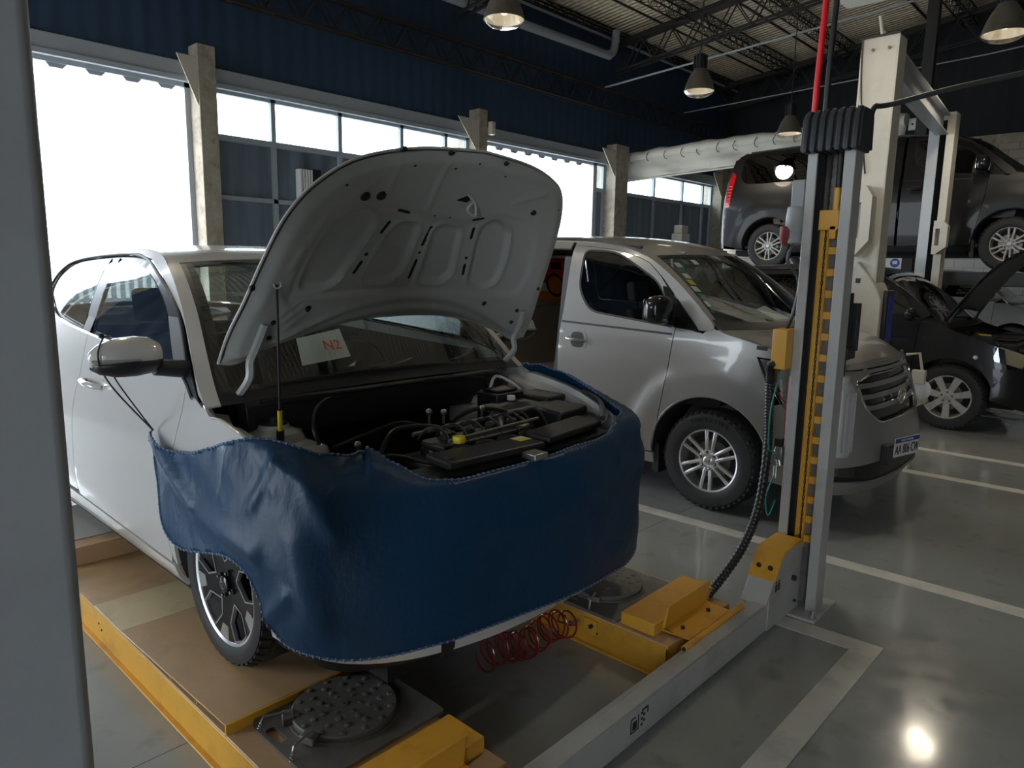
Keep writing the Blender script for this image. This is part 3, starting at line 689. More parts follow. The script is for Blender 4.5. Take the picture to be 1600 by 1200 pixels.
for k, p in enumerate(([(-.01, .14, .66), (-.05, .16, .55), (-.03, .15, .45), (.02, .14, .52)], [(-.05, .13, 1.19), (-.09, .15, 1.0), (-.08, .15, .8), (0, .14, .77)], [(.0, .14, .77), (-.06, .17, .70), (-.05, .16, .62)])):
    obj('air_tube', MB().tube(crom(p, 8), .004, 6), m_green, t)
obj('air_tube', MB().tube(crom([(-.06, .15, 1.19), (-.02, .16, 1.08), (.02, .13, 1.02)], 8), .004, 6), m_redair, t)
obj('pneumatic_line', MB().tube(crom([(.03, .118, .76), (.03, .12, 1.0), (.03, .118, 1.15)], 6), .008, 8), m_redair, t)
# grey motor can and black valve block behind the post
mb = MB(); mb.lathe([(.001, .72), (.058, .72), (.062, .74), (.062, 1.06), (.05, 1.09), (.035, 1.10), (.035, 1.13), (.001, 1.14)], lambda a, b, h: (.36+a, -.02+b, h), 28)
for k in range(18):
    a = 2*PI*k/18; mb.box(.058, .072, -.003, .003, .75, 1.05, Matrix.Translation((.36, -.02, 0)) @ Matrix.Rotation(a, 4, 'Z'))
tt = empty('hydraulic_pump', (3.4, 1.22, 0), 'grey finned pump motor with black tank hanging behind the ribbed lift post', 'pump')
obj('finned_motor', mb, m_grey, tt, bevel=.0)
mb = MB().cyl((.34, .0, 1.28), (.34, .0, 1.55), .042, 18); mb.box(.30, .42, -.05, .04, 1.22, 1.28); mb.box(.37, .42, -.06, -.02, 1.26, 1.50)
obj('oil_tank', mb, m_blk, tt, bevel=.004)
obj('coupling', MB().cyl((.35, -.01, 1.13), (.35, -.01, 1.22), .02, 10), m_dark, tt)
obj('mounting_arm', MB().box(.10, .34, -.02, .02, 1.23, 1.27), m_grey, tt, bevel=.003)
obj('mounting_arm', MB().box(.10, .31, -.02, .02, .85, .89), m_grey, tt, bevel=.003)
obj('wire', MB().tube(crom([(.32, .02, 1.24), (.29, .05, 1.2), (.3, 0, 1.12)], 6), .004, 6), m_redair, tt)
# conduits up to the roof
tag(obj('red_conduit', MB().tube(crom([(3.50, 1.345, 1.95), (3.50, 1.35, 2.45), (3.51, 1.34, 3.0), (3.52, 1.33, 4.2), (3.52, 1.33, zroof(1.3))], 6), .014, 10), m_redc), 'bright red conduit rising from the lift post to the roof', 'conduit')
tag(obj('black_conduit', MB().tube(crom([(3.53, 1.31, 2.05), (3.53, 1.31, 2.6), (3.55, 1.30, 3.2), (3.56, 1.29, 4.2), (3.56, 1.29, zroof(1.3))], 6), .013, 10), m_hose), 'black conduit running alongside the bright red one', 'conduit')
tag(obj('hose_arm', MB().tube(crom([(3.50, 1.10, 2.30), (3.54, 1.10, 2.38), (3.62, 1.05, 2.40), (3.7, .6, 2.47), (3.9, -1.0, 2.62)], 8), .012, 8), m_dark), 'thin dark rod reaching right from the top of the ribbed lift post', 'rod')
# corrugated black hose
P = crom([(3.36, 1.36, 1.20), (3.33, 1.39, 1.21), (3.345, 1.40, 1.15), (3.36, 1.40, .98), (3.34, 1.385, .80), (3.25, 1.37, .53), (3.12, 1.38, .35), (2.95, 1.42, .20), (2.86, 1.46, .13)], 44)
tag(obj('ribbed_hose', MB().tube(P, [.0195+.003*(i % 4 < 2) for i in range(len(P))], 12), m_hose), 'thick black ribbed hose drooping from the yellow box to the yellow lift runway', 'hose')
# left post
t = empty('lift_post', (.3, 1.2, 0), 'plain smooth grey lift post filling the left edge of the photo', 'lift post')
obj('column', MB().box(-.28, 0, -.06, .22, 0, 3.6), m_post, t, bevel=.02, bseg=4)
obj('base_plate', MB().box(-.34, .03, -.12, .28, 0, .014), m_grey, t, bevel=.003)
# crossbeam
t = empty('lift_crossbeam', (1.9, 1.25, 0), 'long grey crossbeam low over the floor in front of the white car', 'lift beam')
mb = MB().box(-1.6, 1.29, -.045, .04, .02, .15)
obj('beam', mb, m_grey, t, bevel=.006)
obj('top_strip', MB().box(-1.6, 1.28, -.045, .012, .151, .158), m_grey, t, bevel=.002)
mb = MB().prism([(1.14, .02), (1.14, .19), (1.245, .335), (1.30, .36), (1.5, .36), (1.5, .02)], lambda a, b: (a, -.05, b), lambda a, b: (a, -.035, b))
mb.prism([(1.14, .02), (1.14, .19), (1.245, .335), (1.30, .36), (1.5, .36), (1.5, .02)], lambda a, b: (a, .07, b), lambda a, b: (a, .055, b))
mb.prism([(1.105, .150), (1.24, .333), (1.25, .326), (1.12, .145)], lambda a, b: (a, -.05, b), lambda a, b: (a, .07, b))
obj('end_carriage', mb, m_grey, t, bevel=.003)
mb = MB().prism([(1.175, .245), (1.24, .345), (1.29, .37), (1.49, .37), (1.49, .355), (1.30, .355), (1.25, .332), (1.187, .24)], lambda a, b: (a, -.055, b), lambda a, b: (a, .075, b))
obj('carriage_cap', mb, m_yel, t, bevel=.003)
for y in (-.02, .035):
    obj('bolt', MB().cyl((1.215, y, .29), (1.195, y, .303), .011, 6), m_dark, t)
obj('bolt', MB().cyl((1.40, -.05, .20), (1.40, -.068, .20), .014, 6), m_dark, t); obj('bolt', MB().cyl((1.44, -.05, .07), (1.44, -.062, .07), .008, 6), m_dark, t)
mb = MB()
def on_beam(cx, cz): return Matrix.Translation((cx, -.0462-.004, cz)) @ Matrix.Rotation(PI/2, 4, 'X')
o_ = MB()
for (x, z, w_, h_) in ((.055, .09, .05, .055),):
    for a in ((x-w_/2, x-w_/2+.004, z-h_/2, z+h_/2), (x+w_/2-.004, x+w_/2, z-h_/2, z+h_/2), (x-w_/2, x+w_/2, z-h_/2, z-h_/2+.004), (x-w_/2, x-w_/2+.03, z+h_/2-.004, z+h_/2)):
        mb.box(a[0], a[1], -.0468, -.0448, a[2], a[3])
    mb.box(x-.012, x+.012, -.0468, -.0448, z-.018, z+.012)
for k in range(5): mb.box(.095+(k % 2)*.014, .107+(k % 2)*.014, -.0468, -.0448, .065+k*.011, .073+k*.011)
mb.box(.10, .14, -.0468, -.0448, .120, .126); mb.box(.135, .14, -.0468, -.0448, .10, .126)
obj('maker_mark', mb, m_black, t, smooth=None); mb = MB()
for a in (1.20, 1.23):
    mb.box(a, a+.02, -.0515, -.0495, .19, .225); mb.box(a+.004, a+.016, -.0515, -.0495, .23, .24)
obj('maker_mark', mb, m_black, t, smooth=None)
# runways
def runway(x0, x1, ylo, yhi, label):
    t = empty('lift_runway', ((x0+x1)/2, 3, 0), label, 'lift runway'); h = (x1-x0)/2
    a, b = ylo-3, yhi-3
    mb = MB().box(-h, h, a, b, .138, .148); obj('deck', mb, m_pale, t, bevel=.003)
    for s in (-1, 1):
        mb = MB().box(min(s*h, s*(h-.012)), max(s*h, s*(h-.012)), a, b, .0, .138)
        mb.box(min(s*(h+.02), s*(h-.02)), max(s*(h+.02), s*(h-.02)), a, b, 0.0, .01)
        obj('side_rail', mb, m_yel, t, bevel=.003)
    obj('end_plate', MB().box(-h, h, a, a+.012, .01, .14), m_yel, t, bevel=.003)
    for q in (.35, .5, 1.9): 
        for z in (.07, .09):
            obj('rivet_hole', MB().cyl((-h-.001, a+q+(.03 if z > .08 else 0), z), (-h-.003, a+q+(.03 if z > .08 else 0), z), .005, 8), m_black, t)
    return t, h
LRW, h = runway(.912, 1.452, 1.34, 6.6, 'yellow lift runway at lower left under the white car, wooden toned deck')
# slip plates raised on the left runway
t = empty('slip_plate', (1.18, 2.6, .148), 'tan wedge plate with open yellow ribs under the white front wheel', 'plate')
mb = MB().prism([(-.52, .036), (-.2, .026), (.42, .006), (.42, .0), (-.2, .021), (-.52, .031)], lambda a, b: (-.268, a, b), lambda a, b: (.262, a, b)); obj('plate', mb, m_pale, t, bevel=.002)
mb = MB().box(-.268, .262, .40, .72, .0, .008); lab(obj('light_plate', mb, m_ply, t, bevel=.002), 'paler scuffed plate')
for y, z_ in ((-.515, .031), (-.30, .024), (-.08, .017), (.14, .009)): obj('rib', MB().box(-.262, .25, y, y+.006, .0, z_), m_yel, t)
obj('end_lip', MB().box(-.268, .262, -.53, -.52, -.01, .036), m_yel, t, bevel=.002)
t = empty('deck_step', (1.18, 4.4, .148), 'tan folded step plate across the left runway behind the front wheel', 'plate')
obj('step', MB().prism([(-.56, .0), (-.55, .085), (.18, .085), (.18, 0)], lambda a, b: (-.265, a, b), lambda a, b: (.265, a, b)), m_pale, t, bevel=.004)
obj('cover_sheet', MB().box(-.26, .26, -.42, .17, .085, .090), mat('grey worn sheet', (.42, .40, .37), .4, dirt=(.28, .25, .2), dscale=5, damt=.6), t, bevel=.002)
obj('edge_band', MB().box(-.266, .266, -.55, -.50, .085, .091), m_pale, t)
RRW, h = runway(2.40, 2.94, 1.34, 6.6, 'yellow lift runway on the far side of the white car')
def turnplate(x, y, label):
    t = empty('turn_plate', (x, y, .149), label, 'turntable', 'steel turntables on the lift runways')
    pl = rpoly([(-.25, -.22), (.25, -.22), (.25, .24), (-.19, .24), (-.25, .16)], .02)
    mb = MB(); patch(mb, pl, lambda a, b: (a, b, .012), .05, holes=[rpoly([(-.235, .02), (-.20, .02), (-.20, .11), (-.235, .11)], .015), rpoly([(.20, .10), (.235, .10), (.235, .19), (.20, .19)], .015)], thick=.011, outw=(0, 0, 1))
    obj('frame_plate', mb, m_steel, t)
    obj('bearing_ring', MB().lathe([(.165, .012), (.185, .012), (.185, .017), (.165, .017)], lambda a, b, h: (a+.01, b+.02, h), 48), m_steel, t)
    mb = MB().lathe([(.001, .012), (.172, .012), (.175, .016), (.175, .030), (.171, .034), (.001, .034)], lambda a, b, h: (a+.01, b+.02, h), 64)
    obj('disc', mb, m_steel, t)
    mb = MB()
    for rr, n_ in ((.155, 14), (.118, 12), (.082, 8), (.05, 6)):
        for k in range(n_):
            a = 2*PI*k/n_+rr*9; s = .011 if rr > .06 else .007
            mb.lathe([(s, .033), (s, .0362), (s-.002, .0372), (.001, .0372)], lambda u, v, h: (u+.01+rr*math.cos(a), v+.02+rr*math.sin(a), h), 12)
    mb.lathe([(.012, .033), (.012, .037), (.006, .037), (.006, .034)], lambda u, v, h: (u+.01, v+.02, h), 12)
    obj('raised_stud', mb, m_steel, t)
    for (a0, sx) in ((2.7, 1), (3.5, 1)):
        cx, cy = .01+.175*math.cos(a0), .02+.175*math.sin(a0); d = Vector((math.cos(a0), math.sin(a0), 0)); q = Vector((-d.y, d.x, 0))
        mb = MB(); m4 = Matrix.Translation((cx, cy, 0)) @ Matrix.Rotation(a0, 4, 'Z'); mb.box(-.012, .028, -.028, .028, .014, .040, m4)
        lg = obj('lug', mb, m_steel, t, bevel=.004)
        p = Vector((cx, cy, .036))
        obj('lock_pin', MB().tube([p-q*.0+Vector((0, 0, .01)), p+d*.02+Vector((0, 0, .012)), p+d*.085+Vector((0, 0, .012)), p+d*.092+Vector((0, 0, -.01))], .0045, 8), m_zinc, t)
        mb = MB()
        for k in range(6):
            c = p+d*(.09+.002*k)+Vector((0, 0, -.004-.004*k)); mb.tube([c+Vector((.005*math.cos(w_), .005*math.sin(w_)*(k % 2), .006*math.sin(w_)*((k+1) % 2))) for w_ in [2*PI*i/8 for i in range(8)]], .0013, 4, closed=True)
        obj('pin_chain', mb, m_zinc, t)
    obj('cotter_pin', MB().tube(crom([(.10, .23, .012), (.10, .235, .07), (.108, .235, .085), (.115, .235, .07), (.11, .23, .03)], 6), .0022, 6), m_zinc, t)
    return t
T1 = turnplate(1.235, 1.88, 'steel turntable with raised studs at the bottom of the photo')
T2 = dup(T1, (2.655, 1.82, .149), 'steel turntable partly hidden under the far end of the white bumper')
def endblock(x0, x1, y0, y1, label):
    t = empty('runway_stop', ((x0+x1)/2, (y0+y1)/2, 0), label, 'lift end stop', 'yellow end stops on the runways'); h = (x1-x0)/2; d = (y1-y0)/2
    obj('block', MB().box(-h, h, -d, d, .15, .205), m_yel, t, bevel=.004)
    mb = MB(); yy = -d-.02
    mb.prism([(0, 0), (-.012, .0), (-.030, .115), (-.022, .115)], lambda a, b: (-h+.06, yy+a+.02, .16+b), lambda a, b: (h-.10, yy+a+.02, .16+b))
    mb.box(-h+.06, h-.10, -d-.13, -d-.0, .160, .167)
    obj('angle_stop', mb, m_yel, t, bevel=.003)
    for x in (-.12, .10): obj('bolt', MB().cyl((x-.02, -d-.065, .166), (x-.02, -d-.065, .178), .009, 6), m_dark, t)
    obj('hinge_tube', MB().cyl((-h-.01, -d-.145, .16), (h-.02, -d-.145, .16), .014, 14), m_yel, t)
    obj('tube_bore', MB().cyl((-h-.012, -d-.145, .16), (-h-.0105, -d-.145, .16), .009, 14), m_black, t)
    return t
E2 = endblock(2.42, 2.94, 1.42, 1.585, 'yellow block and bent angle stop beside the ribbed lift post foot')
E1 = dup(E2, (1.175, 1.503, 0), 'yellow block and bent angle stop cut off by the bottom edge')
# plate and bolts on the inner side of the right runway
t = empty('runway_plate', (2.39, 1.72, 0), 'small yellow bolted plate with air fittings on the side of the right runway', 'plate')
obj('plate', MB().box(-.004, .0, -.035, .035, .06, .13), m_yel, t, bevel=.002)
obj('bolt', MB().cyl((-.004, -.01, .105), (-.02, -.01, .105), .009, 6), m_dark, t); obj('air_fitting', MB().cyl((-.002, .07, .10), (-.04, .07, .10), .008, 8), m_zinc, t)
# red coiled air hose hanging under the car
mb = MB(); pts = []
P0 = [(2.34, 1.78, .10), (2.26, 1.80, .08), (2.18, 1.82, .09)]
N_ = 14
for i in range(N_*16+1):
    a = 2*PI*i/16; q = i/(N_*16); x = 2.33-.46*q; y = 1.80+.06*q
    pts.append((x+.012*math.sin(a*.5+q*7), y+.055*math.cos(a), .095+.015*math.sin(q*3)+.062*math.sin(a)+(.02*math.sin(q*9))))
tag(obj('coiled_air_hose', MB().tube(crom([(2.385, 1.79, .10), (2.37, 1.80, .08), (2.34, 1.84, .09)], 6)[:-1]+pts, .0042, 6), m_redair), 'red coiled air hose under the front of the white car', 'hose')

# ------------------------------------------------------------------ car parts
def wheel(parent, x, y, z, R, wd, rr, style, sg=-1, rimmat=None, steer=0):
    """wheel as a part; outer face towards sg*x; local origin at the hub"""
    o = bpy.data.objects.new('wheel_hub', None)
    f = lambda a, b, h: (sg*h, a, b)          # h grows outwards
    hw = wd/2; rimmat = rimmat or m_alloy
    # rim barrel and face
    mb = MB().lathe([(rr+.012, hw-.012), (rr+.004, hw-.004), (rr-.006, hw-.008), (rr-.012, hw-.03), (rr-.03, -hw*.2), (rr-.03, -hw+.01), (rr+.01, -hw+.01), (rr+.012, hw-.02)], f, 56, closed=True)
    hub = obj('wheel', mb, rimmat if style != 'diamond' else m_alloy, parent, smooth=50, loc=(x, y, z)); hub.rotation_euler = (0, 0, steer)
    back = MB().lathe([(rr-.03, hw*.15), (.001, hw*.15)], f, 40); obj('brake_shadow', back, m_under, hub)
    obj('brake_disc', MB().lathe([(rr*.62, hw*.18), (rr*.62, hw*.24), (.05, hw*.24)], f, 40), m_dark if style == 'diamond' else m_rotor, hub)  # darkened on diamond rims, its colour stands in for shade behind the openings
    def bar(mb, a, r0, r1, w0, w1, h0, h1, th=.02, off0=0, off1=0):
        c, s = math.cos(a), math.sin(a)
        P = [(r0, -w0/2+off0), (r0, w0/2+off0), (r1, w1/2+off1), (r1, -w1/2+off1)]
        hs = [h0, h0, h1, h1]
        pos = [(p[0]*c-p[1]*s, p[0]*s+p[1]*c) for p in P]
        vs = [f(pos[i][0], pos[i][1], hs[i]) for i in range(4)]+[f(pos[i][0], pos[i][1], hs[i]-th) for i in range(4)]
        mb.add(vs, [(0, 1, 2, 3), (7, 6, 5, 4), (0, 4, 5, 1), (1, 5, 6, 2), (2, 6, 7, 3), (3, 7, 4, 0)])
    if style == 'diamond':
        pol = lambda r_, d: (r_*rr*math.cos(math.radians(d)), r_*rr*math.sin(math.radians(d)))
        cells = []; hh = lambda x, y: hw-.010-.012*max(0, 1-math.hypot(x, y)/rr)
        for k in range(5):
            g0 = 72*k+20
            cells.append(rpoly([pol(.36, g0-7), pol(.66, g0+25), pol(.955, g0+17), pol(.965, g0+2), pol(.955, g0-12), pol(.62, g0-22)], .004, 3))
        mb = MB(); patch(mb, circ(0, 0, rr-.003, 60), lambda x, y: f(x, y, hh(x, y)), .02, cells, 0, .022, outw=f(0, 0, 1))
        obj('black_spoke', mb, m_blkg, hub, smooth=30); mb = MB()
        for c_ in cells:
            ci = inset(c_, .0045); n_ = len(ci); co = c_ if area2(c_) > 0 else c_[::-1]; co = inset(co, -.001)
            vs = [f(x, y, hh(x, y)+.0015) for x, y in co]+[f(x, y, hh(x, y)+.0015) for x, y in ci]+[f(x, y, hh(x, y)-.012) for x, y in ci]
            mb.add(vs, [(i, (i+1) % n_, n_+(i+1) % n_, n_+i) for i in range(n_)]+[(n_+i, n_+(i+1) % n_, 2*n_+(i+1) % n_, 2*n_+i) for i in range(n_)])
        for k in range(5):
            g0 = 72*k+20+38
            P = [pol(.74, g0-6), pol(.74, g0+8), pol(.985, g0+11), pol(.985, g0-7)]
            mb.prism(P, lambda x, y: f(x, y, hh(x, y)-.001), lambda x, y: f(x, y, hh(x, y)+.0018))
        obj('machined_edge', mb, m_alloy, hub, smooth=None)
        nl = 4; nr = .05
    elif style == 'twin':
        mb = MB()
        for k in range(6):
            a = 2*PI*k/6+PI/2+.05
            for s in (-1, 1):
                bar(mb, a, .045, rr-.006, .022, .026, hw-.020, hw-.014, .03, s*.017, s*.034)
                bar(mb, a, .05, rr-.006, .012, .014, hw-.014, hw-.008, .01, s*.017, s*.034)
        mb.lathe([(.078, hw-.035), (.074, hw-.018), (.05, hw-.014), (.04, hw-.018), (.001, hw-.018)], f, 28)
        obj('spoke', mb, rimmat, hub, smooth=30, bevel=.003); nl = 6; nr = .056
    else:
        mb = MB()
        for k in range(7):
            a = 2*PI*k/7+.2
            bar(mb, a, .04, rr-.006, .055, .078, hw-.020, hw-.012, .03)
        mb.lathe([(.085, hw-.035), (.08, hw-.016), (.05, hw-.014), (.001, hw-.016)], f, 28)
        obj('spoke', mb, rimmat, hub, smooth=30, bevel=.004); nl = 5; nr = .052
    mb = MB()
    for k in range(nl):
        a = 2*PI*k/nl+.35; c = (nr*math.cos(a), nr*math.sin(a))
        mb.lathe([(.011, 0), (.011, .004), (.001, .004)], lambda u, v, h: f(u+c[0], v+c[1], hw-.017+h), 10)
    obj('nut_recess', mb, m_blk, hub)
    mb = MB()
    for k in range(nl):
        a = 2*PI*k/nl+.35; c = (nr*math.cos(a), nr*math.sin(a))
        mb.lathe([(.0065, 0), (.0065, .010), (.001, .011)], lambda u, v, h: f(u+c[0], v+c[1], hw-.015+h), 6)
    obj('lug_nut', mb, m_chrome, hub)
    mb = MB().lathe([(.032, hw-.02), (.031, hw-.006), (.026, hw-.003), (.001, hw-.002)], f, 24)
    cap = obj('centre_cap', mb, m_blkg if style == 'diamond' else rimmat, hub)
    mb = MB()
    slant_h(mb, lambda a, b, h: f(-sg*a if 0 else a*(-1 if sg < 0 else 1), b, hw-.0015+h), .042)
    obj('cap_emblem', mb, m_chrome, hub, smooth=None)
    # tyre with tread grooves
    sh = R-.0; pr = [(rr+.004, hw-.006), (rr+.012, hw), (rr+.4*(R-rr), hw+.006), (rr+.75*(R-rr), hw+.002), (R-.018, hw-.012), (R-.005, hw-.028)]
    g = [R-.002, R]
    nG = 4; xs = [hw-.034-(2*hw-.068)*i/(nG*4) for i in range(nG*4+1)]
    for i, xx in enumerate(xs): pr.append((R if i % 4 not in (2,) else R-.008, xx))
    pr += [(R-.005, -hw+.028), (R-.018, -hw+.012), (rr+.5*(R-rr), -hw-.004), (rr+.004, -hw+.006)]
    mb = MB().lathe(pr, f, 72)
    nb = 44      # shoulder tread blocks
    for k in range(nb):
        a = 2*PI*k/nb; c, s = math.cos(a), math.sin(a)
        for (h0, h1) in ((hw-.036, hw-.004),):
            vs = []
            for (r_, h_, w_) in ((R-.014, h1+.003, .012), (R+.0015, h0+.003, .016), (R-.006, h0, .016), (R-.03, h1, .012)):
                for q in (-1, 1):
                    vs.append(f(r_*c-q*w_*.9*s, r_*s+q*w_*.9*c, h_))
            mb.add(vs, [(0, 1, 3, 2), (2, 3, 5, 4), (0, 2, 4, 6), (1, 7, 5, 3), (6, 7, 1, 0)])
    ty = obj('tyre', mb, m_rub, hub, smooth=35)
    return hub
def slant_h(mb, fn, s):
    """oval ring with a slanted H, s wide"""
    el = [(s*.5*math.cos(a), s*.30*math.sin(a)) for a in [2*PI*i/28 for i in range(28)]]; ei = [(x*.80, y*.76) for x, y in el]
    n = 28; vs = [fn(x, y, h) for h in (0, s*.04) for x, y in el]+[fn(x, y, h) for h in (0, s*.04) for x, y in ei]
    fs = [(n+i, n+(i+1) % n, 3*n+(i+1) % n, 3*n+i) for i in range(n)]+[(i, (i+1) % n, n+(i+1) % n, n+i) for i in range(n)]+[(2*n+i, 2*n+(i+1) % n, 3*n+(i+1) % n, 3*n+i) for i in range(n)]
    mb.add(vs, fs)
    for c in (-1, 1):
        P = [(c*s*.17+.10*s+(-.035*s), .23*s), (c*s*.17+.10*s+.035*s, .23*s), (c*s*.17-.10*s+.035*s, -.23*s), (c*s*.17-.10*s-.035*s, -.23*s)]
        mb.prism(P, lambda a, b: fn(a, b, 0), lambda a, b: fn(a, b, s*.04))
    mb.prism([(-.16*s, -.035*s), (.16*s, -.0*s), (.16*s, .05*s), (-.16*s, .02*s)], lambda a, b: fn(a, b, 0), lambda a, b: fn(a, b, s*.035))
def curve_rail(fn, pts, n=10): return [fn(*p) for p in crom(pts, n)]
def seat(parent, x, y, z, m, w_=.5, head=True, tall=.62, name='seat'):
    mb = MB()
    mb.prism(rpoly([(0, .0), (.50, -.02), (.52, .12), (.02, .14)], .04), lambda a, b: (x-w_/2, y-.25+(.5-a), z+b), lambda a, b: (x+w_/2, y-.25+(.5-a), z+b))
    o = obj(name, mb, m, parent, bevel=.03, bseg=3)
    mb = MB().prism(rpoly([(0, .08), (.13, .08), (.13+tall*.33, tall+.04), (.06+tall*.33, tall+.06)], .04), lambda a, b: (x-w_/2+.01, y+.2+a, z+b), lambda a, b: (x+w_/2-.01, y+.2+a, z+b))
    obj('seat_back', mb, m, o, bevel=.03, bseg=3)
    if head:
        hx = y+.2+tall*.33+.10
        mb = MB().prism(rpoly([(0, 0), (.09, -.01), (.12, .16), (.04, .18)], .03), lambda a, b: (x-.135, hx-.02+a, z+tall+.12+b), lambda a, b: (x+.135, hx-.02+a, z+tall+.12+b))
        hr = obj('headrest', mb, m, o, bevel=.035, bseg=3)
        mb = MB()
        for s in (-.06, .06): mb.cyl((x+s, hx-.01, z+tall), (x+s, hx+.02, z+tall+.14), .006, 8)
        obj('headrest_post', mb, m_chrome, o)
    return o
def steering(parent, x, y, z, m):
    M4 = Matrix.Translation((x, y, z)) @ Matrix.Rotation(math.radians(65), 4, 'X'); mb = MB()
    mb.tube([M4 @ Vector((.18*math.cos(a), .18*math.sin(a), 0)) for a in [2*PI*i/32 for i in range(32)]], .014, 8, closed=True)
    mb.tube([M4 @ Vector((-.17, 0, 0)), M4 @ Vector((.17, 0, 0))], .018, 6); mb.tube([M4 @ Vector((0, 0, 0)), M4 @ Vector((0, -.17, 0))], .018, 6); mb.cyl(M4 @ Vector((0, 0, -.25)), M4 @ Vector((0, 0, .02)), .045, 16)
    return obj('steering_wheel', mb, m, parent)

# ------------------------------------------------------------------ white car on the lift
SEDAN = dict(plan=[(0,0),(.35,.012),(.62,.075),(.79,.22),(.848,.50),(.86,.9),(.86,2.2),(.86,3.0),(.84,3.6),(.76,4.02),(.6,4.18),(.3,4.25),(0,4.26)],
 front=[(.14,.10),(.2,.0),(.4,0),(.6,.02),(.75,.08),(.85,.2),(1.0,.3)],
 side=[(.16,.07),(.25,.02),(.45,0),(.65,0),(.8,.012),(.93,.04),(1.05,.065),(1.3,.135),(1.45,.20),(1.52,.26),(1.6,.32)],
 rear=[(.2,.06),(.4,0),(.7,0),(1.0,.05),(1.2,.12),(1.5,.5)],
 rail=[(.16,.72),(.5,.875),(.80,.935),(.92,.96),(1.29,1.30),(1.67,1.485),(2.15,1.54),(2.8,1.50),(3.3,1.36),(3.75,1.14),(4.05,1.06),(4.2,.98)],
 cen=[(.03,.76),(.4,.92),(.68,.99),(.80,1.0),(1.20,1.32),(1.60,1.52),(2.2,1.57),(2.8,1.54),(3.3,1.41),(3.75,1.19),(4.1,1.1),(4.24,1.0)])
k = Skin(**SEDAN)
OW = Vector((1.97, 1.63, .171))
WC = empty('sedan', OW, 'white sedan with raised bonnet on the yellow lift', 'car')
WC.scale = (1.058, 1, 1)
HY, RY, WR = .81, 3.34, .312
arch_f = circ(HY, WR-.0, .355, 48); arch_r = circ(RY, WR, .355, 48)
def railpts(y0, y1, n, dz=0): return [(y0+(y1-y0)*i/n, k.railz(y0+(y1-y0)*i/n)+dz) for i in range(n+1)]
def side_part(name, poly, m, sg, parent=WC, off=0, holes=(), gap=.0025, res=.045, thick=.014, label=None):
    o = obj(name, patch(MB(), poly, lambda a, b: k.side(a, b, off, sg), res, holes, gap, thick), m, parent, smooth=40)
    if label: lab(o, label)
    return o
fseam = crom([(1.17, .20), (1.20, .32), (1.215, .42), (1.17, .62), (1.11, .82), (1.095, .95), (1.10, 1.03)], 6)
bseam = crom([(2.36, .20), (2.36, .5), (2.33, .75), (2.29, .95), (2.285, 1.13)], 6)
sillz = lambda y: .20+.02*(y-1)
fdw = rpoly([(1.235, 1.075), (2.24, 1.135), (2.215, 1.487), (1.98, 1.475), (1.70, 1.415), (1.45, 1.30)], [.02, .02, .03, .1, .2, .2])   # front door glass
rdw = rpoly([(2.37, 1.145), (2.80, 1.19), (3.02, 1.30), (2.98, 1.385), (2.80, 1.455), (2.35, 1.487)], [.02, .12, .10, .08, .3, .02])
sail = [(.965, .965), (1.225, 1.065), (1.40, 1.262), (1.29, 1.262), (1.12, 1.115)]
win_all = rpoly([(.965, .97), (1.20, 1.055), (2.30, 1.125), (2.82, 1.175), (3.06, 1.30), (3.0, 1.41), (2.8, 1.475), (2.3, 1.507), (1.95, 1.497), (1.66, 1.43), (1.29, 1.27)], [.0, .1, .2, .12, .1, .1, .2, .2, .2, .2, .05])
